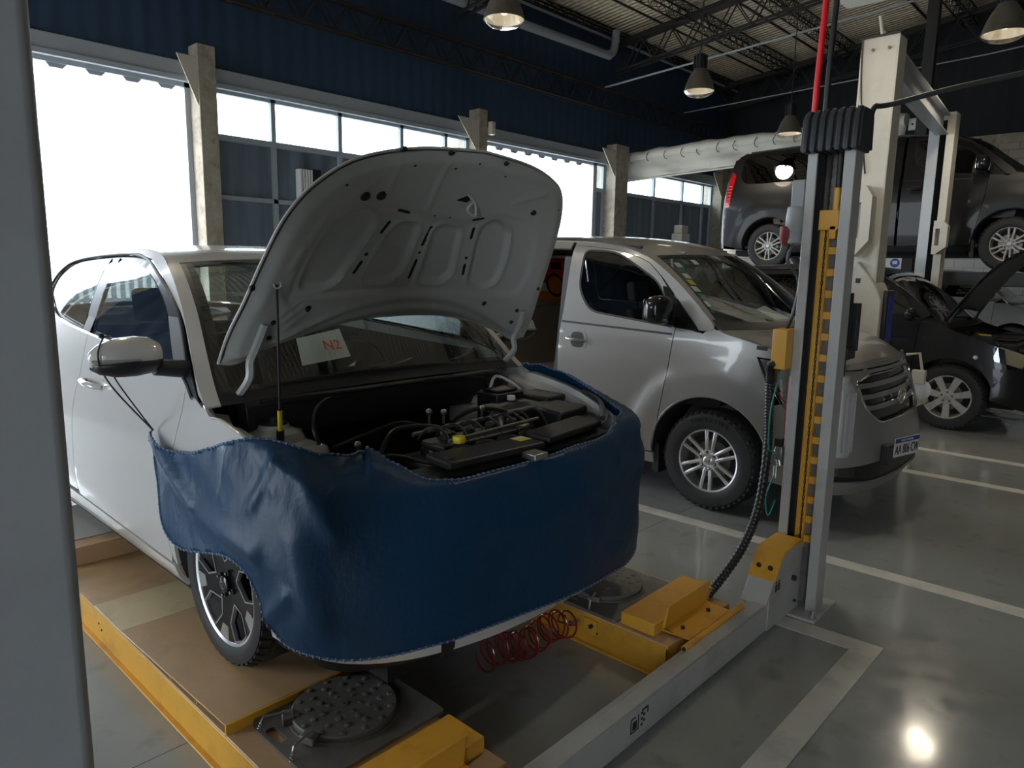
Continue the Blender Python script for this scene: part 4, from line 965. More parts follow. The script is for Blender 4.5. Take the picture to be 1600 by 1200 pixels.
for sg in (-1, 1):
    # fender
    fp = [(.50, .42), (1.08, .30), (1.16, .28)]+[p for p in fseam if p[1] > .29]+[(1.02, .985), (.94, .955)]+[(y, z-.004) for y, z in railpts(.92, .30, 10)]+[(.30, .60)]
    fo = side_part('front_fender', fp, m_white, sg, holes=[arch_f])
    if sg == -1: lab(fo, 'white front fender above the blue cover')
    lo = [(y, sillz(y)+.075) for y in (2.34, 1.9, 1.5, 1.22)]
    fd = lo+[p for p in fseam if p[1] > .31]+[(1.20, 1.06)]+[(2.285, 1.13)]+[p for p in bseam[::-1] if p[1] > .30]
    d = side_part('front_door', fd, m_white, sg)
    rd = [(2.37, .32), (2.85, .325)]+[(2.95, .5), (3.08, .66), (3.2, .75), (3.2, 1.0), (3.06, 1.26), (2.82, 1.175), (2.30, 1.127)]+[p for p in bseam[::-1] if p[1] > .32]
    d2 = side_part('rear_door', rd, m_white, sg)
    side_part('rear_quarter', [(2.85, .20), (3.1, .2)]+[(3.8, .22), (4.05, .3), (4.05, 1.0)]+[(y, z-.004) for y, z in railpts(4.0, 2.82, 14)]+[(3.0, 1.41), (3.06, 1.30), (3.2, 1.0), (3.2, .75), (3.08, .66), (2.95, .5)], m_white, sg, holes=[arch_r])
    side_part('sill', [(1.16, .185), (2.9, .21), (2.9, .315), (1.19, .275)], m_white, sg, off=.004)
    side_part('sill_trim', [(1.16, .155), (2.9, .18), (2.9, .205), (1.16, .18)], m_blk, sg, off=.006)
    # roof rail and A pillar skin
    pr = [(y, z-.0) for y, z in railpts(.925, 3.1, 40)]
    lowp = [(3.0, 1.425), (2.8, 1.482), (2.3, 1.512), (1.95, 1.502), (1.66, 1.436), (1.29, 1.276), (1.12, 1.135), (.985, .99)]
    side_part('roof_pillar', pr+crom(lowp, 5), m_white, sg, res=.03, label='slim white windscreen pillar' if sg < 0 else None)
    # window surround, glass
    side_part('window_surround', win_all, m_blkg, sg, off=-.004, holes=[inset(fdw, .004), inset(rdw, .004)], gap=0, res=.03)
    g = side_part('front_side_glass', fdw, m_sideg, sg, off=-.002, gap=0, thick=0)
    side_part('rear_side_glass', rdw, m_sideg, sg, off=-.002, gap=0, thick=0)
    side_part('mirror_sail', inset(sail, .004), m_blk, sg, off=.002, gap=0)
    mb = MB(); mb.tube([k.side(*p, .004, sg) for p in crom([(1.02, .975), (1.21, 1.062), (1.8, 1.10), (2.30, 1.128), (2.82, 1.178), (3.03, 1.28)], 8)], .007, 6)
    obj('belt_molding', mb, mat('satin grey trim', (.30, .32, .34), .25, metal=.8) if sg < 0 else m_chrome, WC)
    mb = MB(); mb.tube([k.side(*p, .003, sg) for p in crom([(1.10, 1.07), (1.29, 1.268), (1.66, 1.43), (1.95, 1.497), (2.3, 1.508), (2.8, 1.478), (3.0, 1.415), (3.07, 1.32), (3.03, 1.26)], 8)], .007, 6)
    obj('window_gasket', mb, m_blk, WC)
    mb = MB().prism(rpoly([(2.245, 1.13), (2.36, 1.135), (2.335, 1.49), (2.22, 1.492)], .01), lambda a, b: k.side(a, b, .001, sg), lambda a, b: k.side(a, b, .005, sg)); obj('pillar_cover', mb, m_blkg, WC)
    # handles
    for (y, z, dd) in ((2.06, .905, d), (3.02, .94, d2)):
        cup = MB(); patch(cup, rpoly([(y-.10, z-.03), (y+.09, z-.03), (y+.09, z+.03), (y-.10, z+.03)], .028), lambda a, b: k.side(a, b, .001, sg), .03, thick=.004); obj('handle_recess', cup, m_white, d if dd is d else d2)
        mb = MB().tube([k.side(y-.115, z-.002, .008, sg), k.side(y-.09, z, .034, sg), k.side(y, z+.003, .042, sg), k.side(y+.09, z+.006, .034, sg), k.side(y+.11, z+.006, .008, sg)], [.010, .013, .014, .013, .010], 8)
        lab(obj('door_handle', mb, m_white, dd, smooth=60), 'white pull handle')
    # arch liner
    for cy in (HY, RY):
        mb = MB(); n = 26
        vs = []
        for i in range(n+1):
            a = -.25+(PI+.5)*i/n
            for dx in (.855, .55): 
                yy, zz = cy+.352*math.cos(a), WR+.352*math.sin(a)
                xx = abs(k.side(yy, max(.2, zz), -.012, 1)[0]) if dx > .8 else dx
                vs.append((sg*xx, yy, zz))
        mb.add(vs, [(2*i, 2*i+1, 2*i+3, 2*i+2) for i in range(n)]); obj('wheel_arch_liner', mb, m_under, WC, solid=.004)
    wheel(WC, sg*.735, HY, WR, WR, .195, .226, 'diamond', sg)
    wheel(WC, sg*(.86-.105), RY, WR, WR, .195, .226, 'diamond', sg)
# mirrors
for sg in (-1, 1):
    mb = MB()
    pr = [(0, 0, 0), (.03, .05, .055), (.10, .085, .088), (.17, .098, .096), (.22, .092, .090), (.245, .07, .07), (.25, .0, .0)]
    vs = []; seg = 20
    # shell lofted outward from the door
    rings = [(.10, .045, .045), (.13, .062, .064), (.18, .070, .072), (.24, .066, .068), (.29, .048, .050), (.315, .022, .028), (.322, .003, .004)]
    for (dx, ry, rz) in rings:
        for j in range(seg):
            a = 2*PI*j/seg; sy = math.cos(a); yy = ry*(sy if sy < 0 else sy*.55)
            vs.append((sg*(.83+dx-.045), 1.12+yy+.018*(dx-.1), 1.14+rz*math.sin(a)-.02*(dx-.1)))
    mb.add(vs, [(i*seg+j, i*seg+(j+1) % seg, (i+1)*seg+(j+1) % seg, (i+1)*seg+j) for i in range(len(rings)-1) for j in range(seg)]+[tuple(range(seg))])
    mm = obj('door_mirror', mb, m_white, WC, smooth=60)
    if sg < 0: lab(mm, 'white door mirror with black underside')
    mb = MB(); vs2 = []
    for (dx, ry, rz) in rings[:-1]:
        for j in range(9):
            a = PI+PI*j/8; sy = math.cos(a); yy = (ry+.003)*(sy if sy < 0 else sy*.6)
            vs2.append((sg*(.83+dx-.045), 1.12+yy+.018*(dx-.1), 1.125+(rz*.62)*math.sin(a)*1.35-.02*(dx-.1)))
    mb.add(vs2, [(i*9+j, i*9+j+1, (i+1)*9+j+1, (i+1)*9+j) for i in range(len(rings)-2) for j in range(8)])
    mb.tube([(sg*.76, 1.12, 1.06), (sg*.80, 1.12, 1.075), (sg*.90, 1.12, 1.09)], [.030, .034, .030], 10)
    obj('mirror_base', mb, m_blk, mm, solid=.004)
    mb = MB(); 
    for q in range(1): mb.tube([(sg*(.83+dx-.045), 1.12-ry*1.02, 1.14-.01) for dx, ry, rz in rings[2:6]], .006, 6)
    obj('indicator_strip', mb, m_lens, mm)
    mb = MB().lathe([(.001, 0), (.06, 0)], lambda a, b, h: (sg*(.99)+a*1.5, 1.162, 1.14+b), 24); obj('mirror_glass', mb, m_chrome, mm)
# elastic cord from cover to mirror
# top skin
tA = k.t_of(.93); tR = k.t_of(1.62); tRe = k.t_of(2.82); tB = k.t_of(3.72); tE = k.Tt[-1]
def top_part(name, t0, t1, u0, u1, m, off=0, parent=WC, res=.05, thick=.012, gap=.002, rad=0, poly=None, K=None, sc=.62):
    K = K or k
    P = poly or [(t0, u0*sc), (t1, u0*sc), (t1, u1*sc), (t0, u1*sc)]
    if rad: P = rpoly(P, rad)
    return obj(name, patch(MB(), P, lambda a, b: K.T(a, b/sc, off), res, (), gap, thick), m, parent, smooth=50)
top_part('roof', tR, tRe, -1, 1, m_white)
ws = rpoly([(tA+.03, -.62*.93), (tR-.0, -.62*.905), (tR-.0, .62*.905), (tA+.03, .62*.93)], .03)
top_part('windscreen', 0, 0, 0, 0, m_glass, off=-.002, poly=ws, thick=0)
fr = rpoly([(tA-.02, -.62*.975), (tR, -.62*.95), (tR, .62*.95), (tA-.02, .62*.975)], .03)
obj('windscreen_frit', patch(MB(), fr, lambda a, b: k.T(a, b/.62, -.005), .05, [inset(ws, .028)], 0, .004), m_blk, WC)
for sg in (-1, 1):
    pp = [(tA-.02, sg*.62*.94), (tR, sg*.62*.935), (tR, sg*.62*1.0), (tA-.02, sg*.62*1.0)]
    obj('pillar_face', patch(MB(), pp, lambda a, b: k.T(a, b/.62, .0), .05, (), 0, .01), m_white, WC)
top_part('rear_window', tRe+.01, tB, -.9, .9, m_glass, off=-.002, rad=.05, thick=0)
for sg in (-1, 1): obj('rear_pillar_face', patch(MB(), [(tRe, sg*.62*.9), (tB, sg*.62*.9), (tB, sg*.62), (tRe, sg*.62)], lambda a, b: k.T(a, b/.62, 0), .05, (), 0, .01), m_white, WC)
top_part('boot_lid', tB, tE, -1, 1, m_white)
def wrap_part(name, poly, m, off=0, gap=.0025, res=.06, thick=.014, K=None, parent=WC, holes=()):
    K = K or k
    return obj(name, patch(MB(), poly, lambda a, b: K.L(a, b, off), res, holes, gap, thick), m, parent, smooth=40)
sF = k.s_of(.46, .4)
wrap_part('front_bumper', [(-sF, .42), (-sF+.02, .25), (-1.0, .23), (1.0, .16), (sF-.02, .20), (sF, .42), (sF-.15, .60), (1.0, .70), (.4, .76), (-.4, .76), (-1.0, .70), (-sF+.15, .60)], m_white, res=.05)
wrap_part('lower_grille', rpoly([(-.58, .29), (.58, .29), (.66, .50), (-.66, .50)], .05), m_blk, off=.004)
lp = wrap_part('front_lip', [(-1.08, .255), (-.48, .215), (-.485, .262), (-1.08, .285)], m_white, off=.016, gap=0); wrap_part('front_lip', [(-.44, .21), (.3, .165), (.95, .15), (.95, .22), (.3, .225), (-.445, .258)], m_white, off=.016, gap=0)
wrap_part('lip_notch', [(-.485, .19), (-.435, .19), (-.435, .28), (-.485, .28)], m_blk, off=.018, gap=0)
wrap_part('air_dam', [(-1.25, .16), (-.3, .13), (1.25, .10), (1.25, .19), (-1.0, .26), (-1.25, .26)], m_blk, off=-.012, gap=0)
for s in (-1, 1): wrap_part('headlamp', [(s*.62, .60), (s*1.05, .66), (s*1.02, .78), (s*.60, .72)] if s > 0 else [(s*.62, .60), (s*.60, .72), (s*1.02, .78), (s*1.05, .66)], m_lens, off=.004)
sR = k.s_of(4.0, .5)
def lr(s): return k.L(s, .5)
rear = [(sR, .25), (k.len, .25), (k.len, .98), (sR, 1.0)]
for s in (-1, 1): obj('rear_bumper', patch(MB(), [(a, b) for a, b in rear], lambda a, b: (lambda q: (s*abs(q[0]), q[1], q[2]))(k.L(a, b)), .06, (), .001, .01), m_white, WC)
# floor pan and cabin
mb = MB(); mb.box(-.74, .74, 1.05, 3.0, .17, .24); mb.box(-.45, .45, .35, 4.0, .17, .24); mb.box(-.6, .6, .15, .45, .10, .16)
obj('underbody', mb, m_under, WC)
obj('firewall', MB().box(-.70, .70, 1.05, 1.10, .2, .93), m_under, WC)
for s in (-1, 1): obj('door_trim', patch(MB(), [(1.12, .25), (3.2, .3), (3.2, 1.10), (1.2, 1.02)], lambda a, b: k.side(a, b, -.05, s), .08, (), 0, 0), m_under, WC)
mb = MB().prism(rpoly([(1.02, .93), (1.5, .90), (1.62, .80), (1.55, .62), (1.1, .60)], .05), lambda a, b: (-.68, a, b), lambda a, b: (.68, a, b)); obj('dashboard', mb, m_blk, WC)
steering(WC, .36, 1.72, .90, m_blk)      # left-hand drive seen from the front is at +x
for x in (-.36, .36): seat(WC, x, 1.95, .42, m_seat)
seat(WC, 0, 2.85, .42, m_seat, 1.2, head=False, tall=.60, name='rear_seat')
obj('parcel_shelf', MB().box(-.55, .55, 3.15, 3.75, .98, 1.0), m_blk, WC)
obj('headliner', patch(MB(), [(tR+.05, -.55), (tRe, -.55), (tRe, .55), (tR+.05, .55)], lambda a, b: k.T(a, b/.62, -.04), .08, (), 0, .006), mat('grey headliner', (.22, .22, .22), .9), WC)
obj('rear_view_mirror', MB().box(-.12, .12, 1.42, 1.45, 1.32, 1.39), m_blk, WC, bevel=.012)
lab(obj('sale_sheet', MB().prism([(-.30, 1.02), (-.05, 1.04), (-.04, 1.16), (-.27, 1.13)], lambda a, b: (a, 1.14+(b-1.0)*.9, b+.015), lambda a, b: (a, 1.142+(b-1.0)*.9, b+.015)), m_paper, WC, smooth=None), 'white paper with red writing behind the windscreen')
mb = MB(); text_mesh(mb, 'N2', .07, Matrix.Translation((-.13, 1.20, 1.11)) @ Matrix.Rotation(math.radians(55), 4, 'X'), .001); obj('sheet_lettering', mb, m_redp, WC, smooth=None)

# ---- engine bay
EB = WC
def inner(name, mb, m, bevel=.004, smooth=40, label=None, parent=EB):
    o = obj(name, mb, m, parent, bevel=bevel, smooth=smooth)
    if label: lab(o, label)
    return o
for s in (-1, 1):
    # inner fender rail (white painted), strut tower
    mb = MB(); P = [(y, z) for y, z in railpts(.32, .93, 12)]
    vs = []
    for y, z in P:
        xo = k.side(y, z, 0, 1)[0]
        for dx, dz in ((.0, -.004), (-.025, -.012), (-.03, -.04), (-.085, -.055), (-.10, -.20)): vs.append((s*(xo+dx), y, z+dz))
    mb.add(vs, [(i*5+j, i*5+j+1, (i+1)*5+j+1, (i+1)*5+j) for i in range(12) for j in range(4)])
    obj('inner_fender', mb, m_white, EB, solid=.006)
    mb = MB().lathe([(.15, .55), (.125, .78), (.10, .83), (.06, .845), (.055, .86), (.001, .86)], lambda a, b, h: (s*.57+a, .90+b, h), 28)
    inner('strut_tower', mb, m_white, 0, label='cream painted strut tower' if s < 0 else None)
    mb = MB().lathe([(.05, .86), (.05, .868), (.018, .868), (.018, .885), (.001, .885)], lambda a, b, h: (s*.57+a, .90+b, h), 24); inner('strut_mount', mb, m_dark, 0)
    mb = MB().box(s*.555-.17, s*.555+.10 if s < 0 else s*.555+.17, .68, 1.06, .66, .80); inner('apron', mb, m_white, .03)
    inner('apron_shelf', MB().box(min(s*.50, s*.72), max(s*.50, s*.72), .35, .70, .60, .74), m_white, .02)
# cowl
mb = MB().prism(rpoly([(.98, .80), (1.14, .80), (1.14, .955), (1.06, .975), (.99, .93)], .015), lambda a, b: (-.66, a-.06, b), lambda a, b: (.66, a-.06, b)); inner('cowl_panel', mb, m_blk)
mb = MB()
for i in range(2): mb.tube(crom([(-.64, .90-.03*i, .975-.02*i), (-.3, .83-.03*i, .985-.02*i), (0, .81-.03*i, .99-.02*i), (.3, .83-.03*i, .985-.02*i), (.64, .90-.03*i, .975-.02*i)], 8), .009, 6)
inner('cowl_seal', mb, m_hose, 0)
mb = MB(); mb.tube(crom([(-.5, .93, 1.0), (-.1, .90, 1.03), (.12, .95, 1.05)], 6), .008, 6); mb.tube(crom([(.0, .90, 1.01), (.35, .92, 1.03), (.55, 1.0, 1.06)], 6), .008, 6); inner('wiper', mb, m_blk, 0)
inner('bulkhead', MB().box(-.66, .66, 1.0, 1.04, .25, .92), m_under)
mb = MB().tube(crom([(-.50, .70, .80), (-.485, .76, .87), (-.36, .90, .92), (-.10, .98, .94), (.25, .95, .94), (.49, .86, .93)], 8), .008, 6); inner('bay_seal', mb, m_hose, 0)
# engine block and covers
mb = MB().box(-.22, .33, .30, .62, .35, .72); mb.box(-.15, .30, .34, .56, .70, .765); inner('engine_block', mb, m_dark, .02)
mb = MB().box(-.19, .32, .36, .50, .765, .80)
for i in range(4): mb.cyl((-.12+i*.12, .43, .79), (-.12+i*.12, .43, .835), .024, 12); 
inner('cam_cover', mb, m_blk, .012)
mb = MB()
for i in range(4): mb.tube(crom([(-.14+i*.12, .36, .76), (-.14+i*.12, .27, .78), (-.14+i*.12, .22, .70), (-.14+i*.12, .24, .58)], 6), .028, 10)
inner('intake_manifold', mb, m_blk, 0)
mb = MB()
mb.tube([(-.20, .53, .815), (.34, .53, .825)], .010, 8); mb.tube([(-.18, .34, .82), (.33, .36, .828)], .008, 8)
inner('fuel_rail', mb, m_rotor, 0)
mb = MB()
for (p) in ([(-.30, .60, .74), (-.22, .62, .82), (-.10, .55, .83), (-.04, .47, .80)], [(-.42, .52, .72), (-.34, .50, .76), (-.25, .44, .74), (-.20, .34, .73)], [(.05, .60, .82), (.18, .58, .86), (.32, .52, .83), (.36, .40, .76)], [(-.22, .40, .77), (-.24, .32, .76), (-.17, .27, .73), (-.15, .22, .70)], [(.20, .30, .78), (.25, .25, .80), (.33, .30, .78), (.36, .38, .70)], [(-.05, .62, .80), (-.15, .68, .83), (-.30, .70, .80), (-.45, .68, .78)]):
    mb.tube(crom(p, 8), .011, 8)
inner('engine_hose', mb, m_hose, 0)
mb = MB()
for i in range(7):
    x = -.20+i*.09; mb.tube(crom([(x, .50, .80), (x+.02, .46, .85), (x+.06, .42, .84), (x+.05, .36, .79)], 6), .005, 6)
inner('wiring', mb, m_hose, 0)
for (x, y, z) in ((-.40, .60, .80), (-.04, .63, .87), (.03, .62, .86), (.20, .57, .86)): inner('metal_fitting', MB().sphere((x, y, z), .014, 8).cyl((x, y, z-.05), (x, y, z), .006, 6), m_zinc, 0)
for (x, y) in ((-.50, .47), (-.47, .44), (-.44, .41)): inner('metal_fitting', MB().lathe([(.016, 0), (.011, .012)], lambda a, b, h: (x+a, y+h*2, .77+b), 10), m_zinc, 0)
lab(inner('oil_filler_cap', MB().lathe([(.024, .82), (.026, .835), (.022, .845), (.001, .845)], lambda a, b, h: (-.14+a, .33+b, h-.01), 16), m_yelp, 0), 'yellow topped cap')
# battery, air box, fuse box
mb = MB().prism(rpoly([(.28, .50), (.56, .50), (.58, .70), (.28, .70)], .03), lambda a, b: (a, b, .60), lambda a, b: (a, b, .845)); inner('air_filter_box', mb, m_blk, .02)
mb = MB().prism(rpoly([(.44, .33), (.68, .36), (.68, .60), (.48, .56)], .03), lambda a, b: (a, b, .6), lambda a, b: (a, b, .84)); inner('battery_cover', mb, m_blk, .03, label='black battery cover')
mb = MB().tube(crom([(.28, .56, .80), (.22, .50, .80), (.18, .44, .76)], 6), .04, 12); inner('intake_duct', mb, m_hose, 0)
mb = MB().box(.40, .58, .68, .82, .80, .88); mb.box(.42, .56, .70, .80, .88, .895); inner('fuse_box', mb, m_blk, .012)
inner('module_box', MB().box(.60, .74, .55, .75, .78, .86), m_dark, .01)
mb = MB(); mb.tube(crom([(.50, .84, .86), (.56, .86, .93), (.64, .84, .90), (.66, .78, .86)], 6), .008, 6); mb.lathe([(.02, 0), (.02, .02), (.001, .02)], lambda a, b, h: (.47+a, .66+b, .85+h), 14); inner('brake_reservoir', mb, m_paper, 0)
mb = MB().tube([(.28+.03*math.cos(a), .40+.012*math.sin(a), .80) for a in [2*PI*i/16 for i in range(16)]], .005, 6, closed=True); inner('hose_clamp', mb, m_zinc, 0)
# radiator cover panel
mb = MB().prism(rpoly([(-.34, .15), (.12, .12), (.12, .26), (-.32, .31)], .02), lambda a, b: (a, b, .775), lambda a, b: (a, b, .805)); inner('radiator_cover', mb, m_blk, .008)
mb = MB().prism(rpoly([(.15, .13), (.55, .18), (.55, .33), (.15, .27)], .02), lambda a, b: (a, b, .785), lambda a, b: (a, b, .815)); inner('radiator_cover', mb, m_blk, .008)
mb = MB().box(-.60, .60, .16, .30, .70, .765); inner('front_carrier', mb, m_blk, .02)
o = inner('caution_label', MB().box(.05, .11, .19, .25, .8055, .8065), m_yelp, 0, label='yellow and white caution sticker'); inner('caution_label', MB().box(.055, .105, .222, .245, .8066, .807), m_paper, 0)
mb = MB().lathe([(.02, .76), (.02, .80), (.001, .80)], lambda a, b, h: (-.30+a, .20+b, h+.01), 14); inner('latch_bolt', mb, m_dark, 0)
mb = MB(); mb.box(-.02, .05, .05, .12, .765, .79); inner('bonnet_latch', mb, m_zinc, .004)
mb = MB().prism(rpoly([(.54, .20), (.70, .34), (.74, .55), (.66, .52), (.56, .34)], .03), lambda a, b: (a, b, .76), lambda a, b: (a, b, .80)); inner('corner_cover', mb, m_blk, .01)
mb = MB().prism(rpoly([(-.54, .20), (-.70, .34), (-.74, .55), (-.66, .52), (-.56, .34)], .03), lambda a, b: (a, b, .74), lambda a, b: (a, b, .77)); inner('corner_cover', mb, m_blk, .01)
mb = MB().tube(crom([(.52, .16, .83), (.66, .28, .865), (.745, .45, .885)], 8), .012, 8); inner('edge_seal', mb, m_hose, 0)
# ---- open bonnet: built flat in (u across, v from hinge to nose), then tilted
HIN = Vector((0, .93, 1.16)); TH = math.radians(58)
def hood(u, v, h=0):
    """h>0 towards the inner side (which faces forward and down when open)"""
    d = .055*(abs(u)/.75)**2.2+.10*max(0, (v-.5)/.45)**2.2+h; c, s = math.cos(TH), math.sin(TH)
    return (u, HIN.y-v*c-d*s, HIN.z+v*s-d*c)
he = crom([(0, .125), (.2, .118), (.4, .08), (.60, .02), (.70, -.025), (.775, -.01)], 6)[:-1]+crom([(.775, -.01), (.765, .12), (.735, .26), (.71, .41), (.675, .57), (.62, .70), (.53, .81), (.42, .87), (.25, .915), (0, .94)], 6); he = he+[(-a, b) for a, b in he[::-1][1:-1]]
wc_h = MB(); patch(wc_h, he, lambda a, b: hood(a, b, 0), .04, (), 0, .0, outw=(0, .5, .5))
HOOD = obj('bonnet', wc_h, m_white, WC, smooth=60); lab(HOOD, 'raised bonnet showing its ribbed inner side')
def sdbox(poly, p):
    best = 9; x, y = p; n_ = len(poly)
    for i in range(n_):
        (ax, ay), (bx, by) = poly[i-1], poly[i]; dx, dy = bx-ax, by-ay; t_ = max(0, min(1, ((x-ax)*dx+(y-ay)*dy)/max(1e-9, dx*dx+dy*dy)))
        best = min(best, math.hypot(x-ax-dx*t_, y-ay-dy*t_))
    return best if inside(p, poly) else -best
pk = [rpoly([(-.555, .295), (-.405, .30), (-.31, .57), (-.34, .625), (-.45, .635), (-.53, .47)], [.05, .05, .06, .06, .09, .1]),
      rpoly([(-.285, .315), (-.14, .315), (-.105, .38), (-.105, .585), (-.225, .585)], [.03, .05, .04, .04, .06]),
      rpoly([(-.01, .315), (.12, .31), (.155, .35), (.105, .58), (-.03, .585)], [.03, .04, .04, .05, .05]),
      rpoly([(.265, .305), (.37, .28), (.43, .32), (.415, .47), (.365, .59), (.26, .64), (.20, .595), (.235, .43)], [.04, .05, .05, .1, .08, .06, .04, .1])]
big = rpoly([(-.60, .27), (.56, .25), (.60, .36), (.53, .57), (.45, .645), (.265, .665), (.127, .61), (-.02, .62), (-.278, .665), (-.373, .66), (-.49, .61), (-.56, .46)], [.05, .05, .08, .1, .1, .08, .1, .1, .08, .08, .1, .1])
def ss(a, b, x):
    t_ = max(0, min(1, (x-a)/(b-a))); return t_*t_*(3-2*t_)
STR = ((-.349, .86, -.328, .724, .008), (-.146, .877, -.117, .664, .008), (-.539, .587, -.564, .528, .010), (-.584, .475, -.607, .403, .010), (.30, .74, .42, .80, .014), (-.46, .70, -.40, .76, .008), (-.60, .19, -.54, .25, .009), (-.58, .165, -.515, .225, .009), (-.555, .14, -.49, .20, .009), (.46, .13, .49, .19, .009), (.49, .12, .525, .18, .009), (.52, .11, .56, .17, .009))
def hin(a, b):
    h = .032-.012*ss(-.012, .018, sdbox(big, (a, b)))
    for p in pk:
        q = sdbox(p, (a, b))
        if q > -.03: h -= .015*ss(-.006, .010, q); h += .009*math.exp(-((q+.012)/.007)**2)
    vb = .255-.20*(a/.62)**2 if abs(a) < .62 else .05          # channel above the rear edge
    h += .007*math.exp(-((b-vb+.012)/.012)**2)-.007*math.exp(-((b-vb+.045)/.012)**2)+.004*math.exp(-((b-vb+.075)/.010)**2)
    for (x0, y0, x1, y1, w_) in STR:
        dx, dy = x1-x0, y1-y0; t_ = max(0, min(1, ((a-x0)*dx+(b-y0)*dy)/(dx*dx+dy*dy))); h += .006*math.exp(-(math.hypot(a-x0-dx*t_, b-y0-dy*t_)/w_)**2)
    e = sdbox(he, (a, b)); h *= ss(-.002, .055, e)*.72+.28
    return max(h, .004)+.004
mb = MB(); patch(mb, inset(he, .006), lambda a, b: hood(a, b, hin(a, b)), .0115, (), 0, 0, outw=(0, -.5, -.5))
obj('inner_panel', mb, m_whitein, HOOD, smooth=75)
hem = MB(); e0 = dens(he, .03)
hem.tube([hood(a, b, .004) for a, b in e0], .0055, 6, closed=True); obj('folded_edge', hem, m_white, HOOD)
def hslot(mb, a0, b0, a1, b1, w_):
    dx, dy = a1-a0, b1-b0; P = []; an = math.atan2(dy, dx)
    for i in range(7): q = an-PI/2+PI*i/6; P.append((a1+w_*math.cos(q), b1+w_*math.sin(q)))
    for i in range(7): q = an+PI/2+PI*i/6; P.append((a0+w_*math.cos(q), b0+w_*math.sin(q)))
    mb.prism(P, lambda a, b: hood(a, b, hin(a, b)-.002), lambda a, b: hood(a, b, hin(a, b)+.0012))
for s_ in ((-.27, .539, -.252, .584), (-.33, .36, -.313, .407), (-.058, .333, -.055, .415), (-.055, .49, -.047, .572), (.18, .534, .171, .58), (.22, .353, .209, .399), (-.232, .64, -.184, .632), (.137, .626, .183, .637)):
    mb = MB(); hslot(mb, *s_, .0065); obj('panel_slot', mb, m_under, HOOD, smooth=None)
for a, b, r in ((-.303, .442, .008), (-.054, .452, .006), (.2, .435, .007), (-.064, .63, .004), (.012, .629, .004), (-.49, .216, .013), (.404, .204, .012), (-.284, .845, .005), (-.105, .856, .005), (-.014, .893, .004), (.149, .854, .004), (-.509, .738, .005), (.56, .73, .004)):
    mb = MB(); hslot(mb, a, b, a+.0005, b, r); obj('panel_hole', mb, m_under, HOOD, smooth=None)
for a, b, r in ((-.415, .696, .020), (-.35, .703, .020), (-.726, .315, .012), (.426, .699, .014), (.686, .302, .009), (-.355, .90, .013), (-.156, .915, .014), (.117, .91, .012)):
    mb = MB().lathe([(r, 0), (r*.8, .008), (.001, .009)], lambda x, y, h: hood(a+x, b+y, hin(a, b)-.001+h), 16)
    obj('rubber_stop', mb, m_blk, HOOD)
mb = MB(); mb.tube(crom([hood(.035, .745, hin(.04, .74)), hood(.085, .71, hin(.08, .71)+.012), hood(.095, .665, hin(.09, .66)+.035), hood(.04, .69, hin(.04, .69)+.035), hood(.06, .715, hin(.05, .71)+.02)], 6), .005, 8)
obj('bonnet_striker', mb, m_paper, HOOD)
mb = MB(); mb.prism([(-.005, .712), (.03, .735), (.04, .75), (.06, .72), (.05, .708)], lambda a, b: hood(a, b, hin(a, b)), lambda a, b: hood(a, b, hin(a, b)+.002)); obj('striker_recess', mb, m_under, HOOD, smooth=None)
# hinges
for s in (-1, 1):
    mb = MB(); P = [Vector(hood(s*.655, .17, .042)), Vector(hood(s*.67, .08, .05)), Vector((s*.675, .85, 1.12)), Vector((s*.68, .85, 1.06)), Vector((s*.685, .91, 1.0)), Vector((s*.685, .96, .97))]
    mb.tube(crom(P, 8), .015, 6); o = obj('hinge_arm', mb, m_whitein, WC)
    for v in (.10, .17): obj('hinge_bolt', MB().lathe([(.010, 0), (.010, .006), (.001, .007)], lambda x, y, h: hood(s*.62+x, v+y, .035+h), 8), m_dark, o)
rodb = Vector((-.628, .742, .85)); top = Vector(hood(-.648, .335, .035))
pr_ = obj('prop_rod', MB().tube([rodb+Vector((0, 0, -.01)), top], .0045, 8), m_dark, WC)
d_ = (top-rodb).normalized()
lab(obj('yellow_grip', MB().cyl(rodb+d_*.02, rodb+d_*.095, .0085, 10), m_yelp, pr_), 'yellow grip on the prop rod'); obj('rod_base', MB().cyl(rodb-d_*.02, rodb+d_*.02, .014, 10), m_blk, pr_)
obj('rod_socket', MB().tube([top+Vector((.013*math.cos(a), -.004, .013*math.sin(a))) for a in [2*PI*i/12 for i in range(12)]], .003, 6, closed=True), m_paper, pr_)

